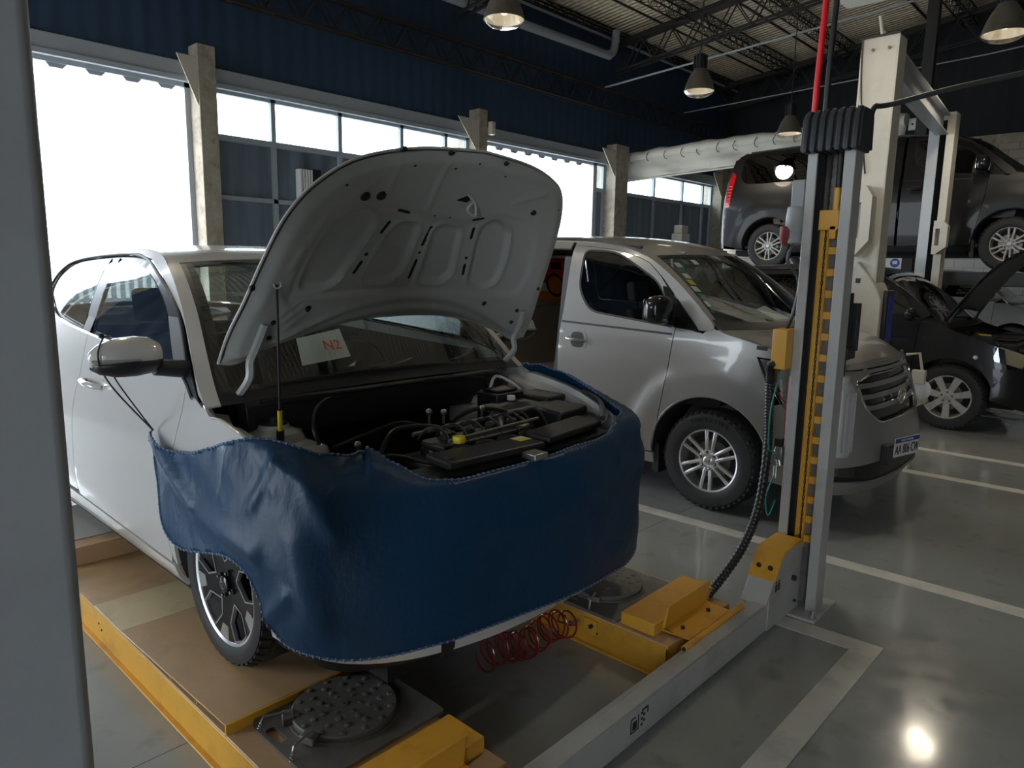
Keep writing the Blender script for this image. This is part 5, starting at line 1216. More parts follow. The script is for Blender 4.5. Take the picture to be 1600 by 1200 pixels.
# ------------------------------------------------------------------ blue cover over the nose of the white car
def tarp_map(s, w_):
    y0 = k.L(s, min(w_, .8))[1]; zt = max(.775, k.railz(max(.25, y0))+.03) if abs(s) > .7 else .775+.06*ss(.45, .75, abs(s))
    nz = noise.noise(Vector((s*2.2, w_*3.0, 3.1)))*.022+noise.noise(Vector((s*6, w_*7, 1.7)))*.007
    lo_ = ss(.75, .30, w_); off = .026+nz+.012*lo_
    # sag fold running down from the tied corner, radial pulls near the corners
    fo_ = 0
    for (a0, b0, a1, b1, wd, amp) in ((-1.90, .80, -1.50, .62, .035, .030), (-1.50, .62, -1.10, .56, .04, .022), (-1.02, .93, -1.12, .70, .02, .012), (-.98, .92, -.80, .66, .03, .014), (-1.25, .86, -1.30, .70, .015, .008), (-1.15, .88, -1.02, .76, .012, .008), (-.95, .45, -1.10, .30, .03, .016), (-.85, .40, -.92, .62, .05, .014),
                                     (.95, .80, .5, .68, .02, .012), (1.0, .76, .7, .55, .025, .014), (1.0, .72, .85, .40, .03, .014), (.9, .30, .95, .6, .02, .012), (.1, .60, .8, .62, .03, .008), (-.5, .58, .2, .56, .03, .006)):
        dx, dy = a1-a0, b1-b0; t_ = max(0, min(1, ((s-a0)*dx+(w_-b0)*dy)/(dx*dx+dy*dy))); fo_ = max(fo_, amp*math.exp(-(math.hypot(s-a0-dx*t_, w_-b0-dy*t_)/wd)**2))
    off += fo_
    off += .075*math.exp(-((s-.86)/.16)**2)*ss(.25, .85, w_)      # corner held out on the far side
    off += .010*math.sin(s*23+w_*6)*ss(.62, .5, abs(s+1.55))*ss(.7, .84, w_)
    off = max(.012, off)
    if w_ <= zt: return k.L(s, w_, off)
    e = w_-zt; x, y, z = k.L(s, zt, off); px_, py_, nx, ny = k.plan(abs(s)); sg = -1 if s < 0 else 1
    return (x-sg*nx*e*.95, y-ny*e*.95, z+.35*e+.010*noise.noise(Vector((s*9, e*20, 0))))
tp = crom([(-1.93, .82), (-1.75, .775), (-1.57, .795), (-1.42, .84), (-1.28, .885), (-1.12, .93), (-1.02, .955), (-.96, .955), (-.89, .975), (-.80, .985), (-.72, .965), (-.62, .915), (-.54, .85), (-.42, .775), (-.2, .765), (.04, .765), (.22, .775), (.46, .775), (.62, .80), (.78, .86), (.90, .93), (1.05, .97), (1.3, .98), (1.55, .97), (1.75, .90)], 4)
bt = crom([(1.75, .90), (1.70, .65), (1.60, .48), (1.35, .44), (1.1, .36), (.95, .26), (.8, .22), (.61, .205), (.41, .21), (0, .235), (-.42, .258), (-.63, .268), (-.85, .26), (-1.0, .268), (-1.06, .33), (-1.14, .45), (-1.22, .485), (-1.32, .485), (-1.45, .46), (-1.60, .435), (-1.70, .45), (-1.77, .50), (-1.84, .64), (-1.90, .75), (-1.93, .82)], 4)
tpoly = tp[:-1]+bt[:-1]
TC = obj('fender_cover', patch(MB(), tpoly, tarp_map, .018, (), 0, 0), m_tarp, None, smooth=80, solid=.0025)
TC.location = OW; TC.scale = WC.scale
tag(TC, 'dark blue vinyl cover draped over the nose of the white car', 'cover')
me_ = MB().tube([Vector(tarp_map(a, b)) for a, b in dens(tpoly, .02)], .0035, 5, closed=True)
hm = obj('stitched_hem', me_, mat('faded blue hem', (.05, .10, .19), .6), TC)
me_ = MB()
for i, (a, b) in enumerate(dens(tpoly, .012)):
    if i % 2: continue
    p = Vector(tarp_map(a, b)); me_.box(p.x-.004, p.x+.004, p.y-.003, p.y+.003, p.z-.0045, p.z+.0045)
st_ = obj('hem_stitches', me_, mat('pale thread', (.16, .22, .32), .7), TC, smooth=None); st_['kind'] = 'stuff'
tipw = Vector(tarp_map(-1.93, .82))
mtop = Vector((-1.055, 1.13, 1.205))
obj('elastic_cord', MB().tube(crom([tipw, (-1.02, 1.18, 1.02), (-1.09, 1.07, 1.14), mtop, (-1.02, 1.16, 1.21)], 8), .0032, 6), m_hose, TC)
obj('elastic_cord', MB().tube(crom([tipw+Vector((.002, .004, 0)), (-1.0, 1.18, 1.03), (-1.06, 1.08, 1.13)], 8), .0028, 6), m_hose, TC)
obj('cord_knot', MB().sphere(mtop+Vector((0, .01, .01)), .010, 8), m_hose, TC)
# ------------------------------------------------------------------ vans
VAN = dict(plan=[(0,0),(.45,.035),(.75,.16),(.90,.40),(.955,.75),(.96,1.2),(.96,2.5),(.96,4.3),(.93,4.9),(.80,5.08),(.4,5.12),(0,5.125)],
 front=[(.25,.06),(.35,.0),(.5,0),(.7,.045),(.85,.09),(1.0,.14),(1.1,.2),(1.3,.4)],
 side=[(.2,.04),(.35,.01),(.6,0),(.95,0),(1.1,.012),(1.22,.035),(1.3,.06),(1.5,.11),(1.78,.19),(1.85,.24),(1.9,.32)],
 rear=[(.3,.02),(.5,0),(.8,0),(1.1,.02),(1.3,.05),(1.8,.2),(1.9,.35)],
 rail=[(.30,1.02),(.5,1.13),(.8,1.21),(1.0,1.26),(1.10,1.35),(1.4,1.59),(1.70,1.76),(2.1,1.84),(2.8,1.87),(4.2,1.86),(4.8,1.81),(4.95,1.68)],
 cen=[(.12,1.03),(.35,1.16),(.6,1.22),(.80,1.25),(.90,1.31),(1.25,1.57),(1.55,1.79),(2.0,1.90),(2.8,1.935),(4.2,1.93),(4.82,1.87),(4.98,1.70)])
kv = Skin(**VAN)
def build_van(loc, label, paint, glassm, slide_open, rimm, front=True):
    K = kv; V = empty('van', loc, label, 'van'); hy, ry, wr = 1.0, 4.2, .352
    af, ar = circ(hy, .37, .435, 48), circ(ry, .37, .43, 48)
    def sp(name, poly, m, sg, off=0, holes=(), gap=.003, res=.07, thick=.016, parent=None):
        return obj(name, patch(MB(), poly, lambda a, b: K.side(a, b, off+flare(a, b), sg), res, holes, gap, thick), m, parent or V, smooth=40)
    def flare(a, b):
        q = 0
        for hy_ in (hy, ry):
            d = math.hypot(a-hy_, (b-.37)*.98); q = max(q, .020*ss(.66, .60, d)*ss(.25, .45, b))
        return q
    def rp(y0, y1, n, dz=-.004): return [(y0+(y1-y0)*i/n, K.railz(y0+(y1-y0)*i/n)+dz) for i in range(n+1)]
    fs = crom([(1.44, .25), (1.43, .36), (1.385, .60), (1.335, .92), (1.315, 1.20), (1.31, 1.25)], 6)
    fg = rpoly([(1.335, 1.253), (2.09, 1.325), (2.225, 1.50), (2.235, 1.79), (1.92, 1.775), (1.50, 1.555)], [.02, .10, .08, .06, .12, .12])
    sail = rpoly([(1.13, 1.235), (1.325, 1.25), (1.48, 1.535), (1.44, 1.53)], [.03, .01, .02, .03])
    for sg in (-1, 1):
        op = slide_open and sg < 0
        sp('front_fender', [(.62, .42), (1.0, .3), (1.42, .26)]+[p for p in fs if p[1] > .27]+[(1.30, 1.262), (1.10, 1.225), (1.04, 1.265)]+rp(1.0, .46, 10)+[(.46, 1.085), (.70, 1.10), (.63, .96), (.60, .85)], paint, sg, holes=[af])
        dr = [(2.33, .34), (1.43, .34)]+[p for p in fs if p[1] > .35]+[(1.325, 1.25), (1.44, 1.53), (1.50, 1.60)]+rp(1.62, 2.36, 8, -.03)+[(2.34, 1.3)]
        door = sp('front_door', dr, paint, sg, holes=[inset(fg, -.008)], res=.06)
        sp('door_frame', [(1.02, 1.235), (1.13, 1.24), (1.44, 1.545), (1.50, 1.60)]+rp(1.62, 2.36, 8, -.032)+rp(2.36, 1.02, 24, .0), paint, sg, res=.05)
        sp('window_gasket', inset(fg, -.010), m_blk, sg, off=-.003, holes=[inset(fg, .006)], gap=0, res=.04, parent=door)
        sp('front_side_glass', inset(fg, .004), glassm, sg, off=-.008, gap=0, thick=0, parent=door)
        sp('quarter_glass', sail, m_blkg, sg, off=.001, gap=0)
        if not op:
            mid = [(2.36, .34), (3.38, .34), (3.40, 1.3)]+rp(3.40, 2.39, 8, -.03)+[(2.37, 1.3)]
            g2 = rpoly([(2.46, 1.32), (3.30, 1.33), (3.30, 1.77), (2.48, 1.78)], .07)
            sd = sp('sliding_door', mid, paint, sg, holes=[inset(g2, -.006)]); sp('sliding_door_glass', g2, m_tintd, sg, off=-.004, gap=0, thick=0, parent=sd)
            sp('roof_side', rp(2.39, 3.42, 8, -.032)+rp(3.42, 2.39, 8, 0), paint, sg)
            mb = MB().tube([K.side(2.50, 1.08, .01, sg), K.side(2.54, 1.085, .035, sg), K.side(2.66, 1.085, .035, sg), K.side(2.70, 1.08, .01, sg)], .013, 8); obj('door_handle', mb, paint, sd)
            cup = MB(); patch(cup, rpoly([(2.46, 1.03), (2.76, 1.03), (2.76, 1.135), (2.46, 1.135)], .05), lambda a, b: K.side(a, b, .0015, sg), .04, (), 0, .004); obj('handle_recess', cup, m_blkg, sd)
        else:
            sp('roof_side', rp(2.39, 3.42, 8, -.06)+rp(3.42, 2.39, 8, 0), paint, sg)
        rq = [(3.42, .34), (3.8, .3), (4.6, .3), (4.98, .36), (5.02, .9)]+[(4.99, 1.3), (4.96, 1.6)]+rp(4.93, 3.42, 16)
        g3 = rpoly([(3.62, 1.33), (4.66, 1.34), (4.78, 1.45), (4.74, 1.76), (3.64, 1.78)], [.08, .1, .1, .08, .08])
        sp('rear_quarter', rq, paint, sg, holes=[ar, inset(g3, -.004)])
        sp('rear_quarter_glass', g3, m_tintd, sg, off=-.003, gap=0, thick=0); sp('glass_frame', inset(g3, -.02), m_blkg, sg, off=-.004, holes=[inset(g3, .01)], gap=0)
        sp('sill', [(1.42, .25), (3.85, .25), (3.85, .335), (1.42, .335)], paint, sg, off=-.004)
        sp('belt_groove', [(1.33, 1.195), (2.33, 1.225), (2.33, 1.240), (1.33, 1.210)], m_dark if paint is not m_brownblk else m_blk, sg, off=.0012, gap=0, thick=.003)
        for (q, af_) in ((hy, af), (ry, ar)):
            mb = MB(); mb.tube([K.side(q+.437*math.cos(a), max(.3, .37+.437*math.sin(a)), .012, sg) for a in [PI*i/30 for i in range(31)]], .010, 6); obj('arch_lip', mb, paint, V)
            mb = MB(); n = 24; vs = []
            for i in range(n+1):
                a = -.15+(PI+.3)*i/n
                yy, zz = q+.432*math.cos(a), .37+.432*math.sin(a); xx = abs(K.side(yy, max(.25, zz), -.014, 1)[0])
                vs += [(sg*xx, yy, zz), (sg*.6, yy, zz)]
            mb.add(vs, [(2*i, 2*i+1, 2*i+3, 2*i+2) for i in range(n)]); obj('wheel_arch_liner', mb, m_under, V, solid=.004)
            wheel(V, sg*.835, q, wr, wr, .215, .215, 'twin', sg, rimm)
        mb = MB().prism(rpoly([(1.385, .18), (1.44, .20), (1.43, .42), (1.39, .40)], .01), lambda a, b: (sg*.93, a, b), lambda a, b: (sg*.78, a, b)); obj('mud_flap', mb, m_blk, V)
        # front door handle
        y, z = 2.14, 1.10
        cup = MB(); patch(cup, rpoly([(y-.09, z-.075), (y+.11, z-.07), (y+.16, z+.07), (y-.07, z+.075)], .06), lambda a, b: K.side(a, b, .0015, sg), .03, (), 0, .004); obj('handle_plate', cup, paint, door)
        cup = MB(); patch(cup, rpoly([(y-.06, z-.06), (y+.07, z-.058), (y+.075, z+.06), (y-.045, z+.06)], .045), lambda a, b: K.side(a, b, .0025, sg), .03, (), 0, .004); obj('handle_recess', cup, m_blkg if paint is not m_silver else m_dark, door)
        mb = MB().tube([K.side(y-.06, z-.005, .004, sg), K.side(y-.04, z, .034, sg), K.side(y+.09, z+.006, .036, sg), K.side(y+.115, z+.01, .008, sg)], [.010, .013, .013, .010], 8); obj('door_handle', mb, paint, door, smooth=60)
        # mirror
        mb = MB(); rings = [(0, .10, .075), (.04, .125, .095), (.10, .13, .10), (.16, .125, .095), (.20, .10, .075), (.215, .03, .02)]; seg = 20; vs = []
        for dx, ry_, rz_ in rings:
            for j in range(seg):
                a = 2*PI*j/seg; c_ = math.copysign(abs(math.cos(a))**.6, math.cos(a)); s_ = math.copysign(abs(math.sin(a))**.6, math.sin(a))
                vs.append((sg*(.97+dx), 1.36+ry_*.55*c_, 1.375+rz_*s_))
        mb.add(vs, [(i*seg+j, i*seg+(j+1) % seg, (i+1)*seg+(j+1) % seg, (i+1)*seg+j) for i in range(len(rings)-1) for j in range(seg)]+[tuple(range(seg)), tuple(range((len(rings)-1)*seg, len(rings)*seg))])
        mm = obj('door_mirror', mb, m_blkg, V, smooth=60)
        obj('mirror_arm', MB().prism([(1.33, 1.26), (1.42, 1.28), (1.42, 1.34), (1.34, 1.33)], lambda a, b: (sg*.87, a, b), lambda a, b: (sg*1.0, a, b)), m_blk, mm, bevel=.01)
        obj('mirror_glass', MB().prism(rpoly([(-.08, -.075), (.08, -.075), (.08, .075), (-.08, .075)], .02), lambda a, b: (sg*(1.07+a), 1.432, 1.375+b), lambda a, b: (sg*(1.07+a), 1.436, 1.375+b)), m_chrome, mm)
        # headlamp
        hl = [(K.s_of(.50, .8), .78), (K.s_of(.36, .86), .86), (.98, 1.06), (K.s_of(.45, 1.07), 1.075), (K.s_of(.70, 1.09), 1.095), (K.s_of(.62, .95), .95)]
        hl = rpoly([(sg*a, b) for a, b in hl], .02)
        if sg < 0: hl = hl[::-1]
        o = obj('headlamp', patch(MB(), hl, lambda a, b: K.L(a, b, .004), .05, (), 0, .01), m_lens, V, smooth=50)
        obj('lamp_bowl', patch(MB(), inset(hl, .006), lambda a, b: K.L(a, b, -.035), .05, (), 0, .01), m_chrome, o, smooth=50)
        c_ = K.L(sg*1.1, .92, -.01); mb = MB().sphere(c_, .055, 16); obj('lamp_lens', mb, m_lens, o)
        c_ = K.L(sg*1.27, 1.03, -.012); obj('turn_lamp', MB().sphere(c_, .028, 12), m_paper, o)
        mk = MB(); patch(mk, rpoly([(.64, 1.145), (.71, 1.15), (.71, 1.175), (.64, 1.17)], .006), lambda a, b: K.side(a, b, .003, sg), .03, (), 0, .004); obj('side_marker', mk, m_blk, V)
        tl = [(4.90, .98), (4.99, .98), (4.965, 1.42), (4.93, 1.55), (4.86, 1.50), (4.885, 1.2)]
        o = obj('tail_lamp', patch(MB(), rpoly(tl, .02), lambda a, b: K.side(a, b, .006, sg), .05, (), 0, .02), m_red, V, smooth=50)
        mb = MB()
        for q in range(7): mb.tube([K.side(4.89, 1.02+q*.05, .009, sg), K.side(4.98, 1.02+q*.05, .009, sg)], .003, 4)
        obj('lamp_rib', mb, m_red, o)
        mb = MB().tube([K.T(K.t_of(y), sg*.90, .012) for y in (1.8, 2.4, 3.0, 3.8, 4.7)], .012, 6); obj('roof_channel', mb, m_blk, V)
    # top skin
    sc = .85; t0, t1, t2 = K.t_of(.33), K.t_of(1.03), K.t_of(1.66)
    P = lambda name, poly, m, off=0, thick=.014, gap=.003, holes=(), res=.07, par=None: obj(name, patch(MB(), poly, lambda a, b: K.T(a, b/sc, off), res, holes, gap, thick), m, par or V, smooth=50)
    P('bonnet', [(K.t_of(.34), -sc*.80), (K.t_of(.7), -sc*.98), (t1-.05, -sc*.97), (t1-.05, sc*.97), (K.t_of(.7), sc*.98), (K.t_of(.34), sc*.80)], paint)
    P('cowl', [(t1-.05, -sc), (t1+.06, -sc*.98), (t1+.06, sc*.98), (t1-.05, sc)], m_blk)
    for s in (-1, 1): P('bonnet_side', [(K.t_of(.32), s*sc*.80), (K.t_of(.7), s*sc*.98), (t1-.04, s*sc*.975), (t1-.04, s*sc*1.0), (K.t_of(.32), s*sc)], paint)
    ws_ = rpoly([(t1+.06, -sc*.955), (t2, -sc*.90), (t2, sc*.90), (t1+.06, sc*.955)], .04)
    P('windscreen', ws_, m_glass, -.002, 0, 0); P('windscreen_frit', inset(ws_, -.006), m_blk, -.006, .004, 0, [inset(ws_, .03)], .05)
    for s in (-1, 1): P('pillar_face', [(t1+.0, s*sc*.955), (t2, s*sc*.90), (t2, s*sc), (t1+.0, s*sc)], paint, 0, .01, 0)
    P('roof', [(t2, -sc), (K.t_of(4.85), -sc), (K.t_of(4.85), sc), (t2, sc)], paint, 0, .014, .002)
    mb = MB()
    for s in (-1, 1): mb.tube([K.T(t, s*q, .012) for t, q in ((t2, .55), (K.t_of(3.2), .55), (K.t_of(4.7), .55))], .012, 5)
    obj('roof_rib', mb, paint, V)
    P('spoiler', [(K.t_of(4.80), -sc*.8), (K.Tt[-1], -sc*.7), (K.Tt[-1], sc*.7), (K.t_of(4.80), sc*.8)], paint, .03, .03, 0)
    for s in (-1, 1):
        sR_ = K.s_of(4.98, .8)
        obj('rear_face', patch(MB(), [(sR_, .32), (K.len, .32), (K.len, 1.80), (sR_-.02, 1.74)], lambda a, b: (lambda q: (s*abs(q[0]), q[1], q[2]))(K.L(a, b)), .08, (), .001, .01), paint, V, smooth=50)
    # front face
    L_ = lambda name, poly, m, off=0, gap=.003, thick=.014, holes=(), par=None, res=.06: obj(name, patch(MB(), poly, lambda a, b: K.L(a, b, off), res, holes, gap, thick), m, par or V, smooth=45)
    sE = K.s_of(.62, .5)
    gr = rpoly([(-.46, .70), (.46, .70), (.58, .80), (.64, .96), (.45, 1.0), (-.45, 1.0), (-.64, .96), (-.58, .80)], [.06, .06, .06, .03, .1, .1, .03, .06])
    low = rpoly([(-.90, .345), (-.5, .32), (.5, .32), (.90, .345), (.88, .43), (.5, .455), (-.5, .455), (-.88, .43)], .03)
    L_('front_bumper', [(-sE, .30), (-.9, .24), (.9, .24), (sE, .30), (sE, .60), (K.s_of(.58, .80), .80), (K.s_of(.40, .86), .86), (.98, 1.04), (.60, 1.03), (-.60, 1.03), (-.98, 1.04), (-K.s_of(.40, .86), .86), (-K.s_of(.58, .80), .80), (-sE, .60)], paint, holes=[gr, low])
    L_('grille_back', inset(gr, -.004), m_blkg, -.03, 0, .004); L_('lower_intake', inset(low, -.004), m_blk, -.02, 0, .004)
    L_('nose_strip', [(-.95, 1.035), (.95, 1.035), (.90, 1.07), (.3, 1.085), (-.3, 1.085), (-.90, 1.07)], paint)
    mb = MB(); e_ = dens(gr, .04); mb.tube([K.L(a, b, .002) for a, b in e_], .009, 6, closed=True); obj('grille_surround', mb, m_chrome, V)
    for z, w_ in ((.93, .60), (.86, .585), (.79, .54)):
        o = L_('grille_slat', rpoly([(-w_, z-.014), (w_, z-.014), (w_, z+.016), (-w_, z+.016)], .01), m_silver if paint is m_silver else m_blkg, -.006, 0, .02)
        obj('slat_trim', MB().tube([K.L(-w_+2*w_*i/24, z+.017, -.004) for i in range(25)], .0035, 5), m_chrome, o)
    mb = MB(); slant_h(mb, lambda a, b, h: (a, K.L(0, .82)[1]-.012-h*.6, .825+b), .19); obj('front_emblem', mb, m_chrome, V, smooth=None)
    for s in (-1, 1):
        fo = rpoly([(s*.70, .37), (s*.86, .375), (s*.84, .43), (s*.70, .43)], .015)
        L_('fog_lamp', fo if s > 0 else fo[::-1], m_lens, -.004, 0, .01)
    # underside and cabin
    mb = MB(); mb.box(-.60, .60, .4, 4.9, .20, .30); mb.box(-.82, .82, 1.5, 3.7, .24, .32); obj('underbody', mb, m_under, V)
    if slide_open: mb = MB().box(-.8, .8, 1.6, 4.8, .32, .34)
    obj('cabin_floor', MB().box(-.86, .86, 1.2, 4.8, .32, .36), m_dark, V)
    mb = MB().prism(rpoly([(.95, 1.20), (1.35, 1.18), (1.55, 1.06), (1.45, .70), (1.0, .7)], .05), lambda a, b: (-.80, a, b), lambda a, b: (.80, a, b)); obj('dashboard', mb, m_blk, V)
    steering(V, .38, 1.68, 1.10, m_blk)
    for x in (-.42, .42): seat(V, x, 1.95, .62, m_seat if not slide_open else m_seatb, .5, tall=.62)
    seat(V, 0, 3.0, .60, m_seatb, 1.4, head=False, tall=.62, name='bench_seat'); seat(V, 0, 3.9, .60, m_seatb, 1.4, head=False, tall=.62, name='bench_seat')
    obj('headliner', patch(MB(), [(t2+.03, -sc*.9), (K.t_of(4.7), -sc*.9), (K.t_of(4.7), sc*.9), (t2+.03, sc*.9)], lambda a, b: K.T(a, b/sc, -.04), .12, (), 0, .005), m_seat, V)
    return V
V1 = build_van((5.36, 1.25, 0), 'silver passenger van with open side door parked beyond the lift', m_silver, m_tint, True, m_alloy)
# things seen only on the silver van
obj('door_pillar', MB().prism([(2.36, .35), (2.44, .35), (2.44, 1.74), (2.36, 1.74)], lambda a, b: kv.side(a, b, -.02, -1), lambda a, b: kv.side(a, b, -.09, -1)), m_blk, V1)
mb = MB(); patch(mb, [(3.42, .36), (4.42, .36), (4.42, 1.80), (3.44, 1.80)], lambda a, b: kv.side(a, b, .05, -1), .08, [rpoly([(3.52, 1.32), (4.32, 1.33), (4.32, 1.74), (3.54, 1.75)], .07)], .003, .03)
sd = obj('sliding_door', mb, m_silver, V1); obj('sliding_door_glass', patch(MB(), rpoly([(3.52, 1.32), (4.32, 1.33), (4.32, 1.74), (3.54, 1.75)], .07), lambda a, b: kv.side(a, b, .045, -1), .1, (), 0, 0), m_tintd, sd)
# plate
PM = Matrix.Translation((-.075, -.013, .498)) @ Matrix.Rotation(-.13, 4, 'Z') @ Matrix.Rotation(.05, 4, 'Y')
mb = MB().prism(rpoly([(-.20, -.065), (.20, -.065), (.20, .065), (-.20, .065)], .012), lambda a, b: tuple(PM @ Vector((a, 0, b))), lambda a, b: tuple(PM @ Vector((a, -.004, b)))); npl = obj('number_plate', mb, m_paper, V1, smooth=None)
lab(npl, 'number plate reading AA 806 CW')
o = obj('plate_band', MB().prism([(-.195, .030), (.195, .030), (.195, .060), (-.195, .060)], lambda a, b: tuple(PM @ Vector((a, -.004, b))), lambda a, b: tuple(PM @ Vector((a, -.005, b)))), m_blue, npl, smooth=None)
R90 = Matrix.Rotation(PI/2, 4, 'X')
mb = MB(); text_mesh(mb, 'AA 806 CW', .092, PM @ Matrix.Translation((0, -.0055, -.018)) @ R90, .001, .80); obj('plate_letters', mb, m_black, npl, smooth=None)
mb = MB(); text_mesh(mb, 'REPUBLICA ARGENTINA', .018, PM @ Matrix.Translation((-.01, -.0062, .045)) @ R90, .0005); obj('plate_country', mb, m_paper, npl, smooth=None)
obj('plate_bracket', MB().box(-.47, -.37, -.01, .04, .43, .56), m_dark, V1, bevel=.006)
# windscreen stickers
SP = [(1.20, -.72, m_paper), (1.26, -.70, m_green), (1.32, -.69, m_paper), (1.38, -.67, m_yelp), (1.44, -.65, m_paper), (1.50, -.64, m_green), (1.55, -.62, m_paper), (1.58, -.52, m_green), (1.58, -.42, m_paper), (1.14, -.74, m_green)]
for yy, xx, m in SP:
    t_ = kv.t_of(yy); u = xx/.80
    obj('windscreen_sticker', patch(MB(), [(t_-.028, u*.85-.025), (t_+.028, u*.85-.025), (t_+.028, u*.85+.03), (t_-.028, u*.85+.03)], lambda a, b: kv.T(a, b/.85, -.008), .05, (), 0, .001), m, V1, smooth=None)
obj('sun_shade_paper', MB().prism([(-.10, 1.02), (.70, 1.02), (.60, 1.32), (-.15, 1.30)], lambda a, b: (a, b-.02, 1.215), lambda a, b: (a, b-.02, 1.22)), m_paper, V1, smooth=None)
obj('work_sheet', MB().prism([(.30, 1.06), (.58, 1.06), (.50, 1.30), (.26, 1.26)], lambda a, b: (a, b, 1.24+(b-1.06)*.5), lambda a, b: (a, b, 1.243+(b-1.06)*.5)), m_paper, V1, smooth=None)
# red truck picture hung inside the far rear window
TX = lambda a, b: (.865-.0, 3.0+a, 1.50+b)
pc = obj('window_picture', MB().prism([(-.35, -.26), (.30, -.26), (.30, .25), (-.35, .25)], lambda a, b: (.853-(b+.26)*.24, 3.83+a, 1.53+b), lambda a, b: (.856-(b+.26)*.24, 3.83+a, 1.53+b)), m_paper, V1, smooth=None)
def pic(name, P, m, dx=.797): return obj(name, MB().prism(P, lambda a, b: (dx+.053-(b+.26)*.24, 3.83+a, 1.53+b), lambda a, b: (dx+.055-(b+.26)*.24, 3.83+a, 1.53+b)), m, pc, smooth=None)
pic('truck_body', [(-.35, -.05), (.30, -.05), (.30, .08), (.10, .10), (.06, .22), (-.18, .22), (-.24, .08), (-.35, .06)], m_redp)
pic('truck_bumper', [(-.35, -.26), (.30, -.26), (.30, -.14), (-.35, -.14)], m_orange); pic('truck_wheel', circ(0, -.07, .10, 20), m_orange, .794); pic('truck_tyre', circ(0, -.07, .13, 20), m_dark, .795)
pic('truck_window', [(-.12, .10), (.04, .10), (.02, .18), (-.12, .18)], m_dark, .795)
# raised letters on the near front tyre
for ch in V1.children:
    if ch.name.startswith('wheel') and 'arch' not in ch.name and ch.location.x < 0 and ch.location.y < 2:
        mb = MB()
        for i, c_ in enumerate('AMERICUS'):
            a = PI/2+(.42-i*.125)
            m4 = Matrix.Rotation(PI/2, 4, 'Z') @ Matrix.Rotation(0, 4, 'X')
            B_ = Matrix(((0, 0, -1, 0), (-1, 0, 0, 0), (0, 1, 0, 0), (0, 0, 0, 1)))     # text x -> -y, text y -> z, normal -> -x
            rr_ = .288
            th = a-PI/2
            M5 = Matrix.Translation((-.1155, rr_*math.cos(PI/2+th), rr_*math.sin(PI/2+th))) @ Matrix.Rotation(th, 4, 'X') @ B_
            text_mesh(mb, c_, .045, M5, .002)
        obj('tyre_letters', mb, m_rub, ch, smooth=None)
V2 = build_van((12.16, .70, 1.69), 'dark brown black van raised high on a lift at the right', m_brownblk, m_tintd, False, m_alloyd)
t = empty('platform_lift', (12.1, 3.4, 0), 'black platform lift carrying the dark raised van', 'vehicle lift')
for s in (-1, 1):
    lab(obj('platform', MB().box(s*.80-.28, s*.80+.28, -3.2, 2.9, 1.50, 1.685), m_blk, t, bevel=.01), 'long black platform under the wheels')
for s in (-.8, .8):
    for d in (-1, 1):
        obj('scissor_arm', MB().prism([(-1.3*d, .15), (-1.3*d+.12, .15), (1.3*d, 1.5), (1.3*d-.12, 1.5)], lambda a, b: (s-.05+.05*d, a-.2+1.2, b), lambda a, b: (s+.05*d, a-.2+1.2, b)), m_dark, t)
    obj('base_frame', MB().box(s-.2, s+.2, -.6, 2.6, 0, .15), m_dark, t)

# ------------------------------------------------------------------ dark car with raised bonnet, grey car at the far right
SUVD = dict(plan=[(0,0),(.40,.02),(.70,.12),(.86,.34),(.915,.70),(.925,1.1),(.925,2.6),(.91,3.6),(.84,4.1),(.62,4.32),(.3,4.38),(0,4.4)],
 front=[(.2,.10),(.3,0),(.6,0),(.75,.04),(.9,.12),(1.05,.25)],
 side=[(.25,.05),(.4,.0),(.7,0),(.95,.02),(1.1,.05),(1.22,.08),(1.5,.18),(1.68,.27),(1.75,.34)],
 rear=[(.3,.03),(.5,0),(.9,0),(1.2,.06),(1.6,.30),(1.8,.5)],
 rail=[(.30,.86),(.6,.98),(.90,1.08),(1.05,1.18),(1.38,1.46),(1.72,1.62),(2.3,1.68),(3.2,1.67),(3.85,1.60),(4.1,1.35),(4.3,1.05)],
 cen=[(.10,.90),(.45,1.04),(.80,1.10),(.92,1.14),(1.28,1.46),(1.64,1.68),(2.3,1.75),(3.2,1.74),(3.9,1.66),(4.15,1.40),(4.36,1.08)])
ks = Skin(**SUVD)
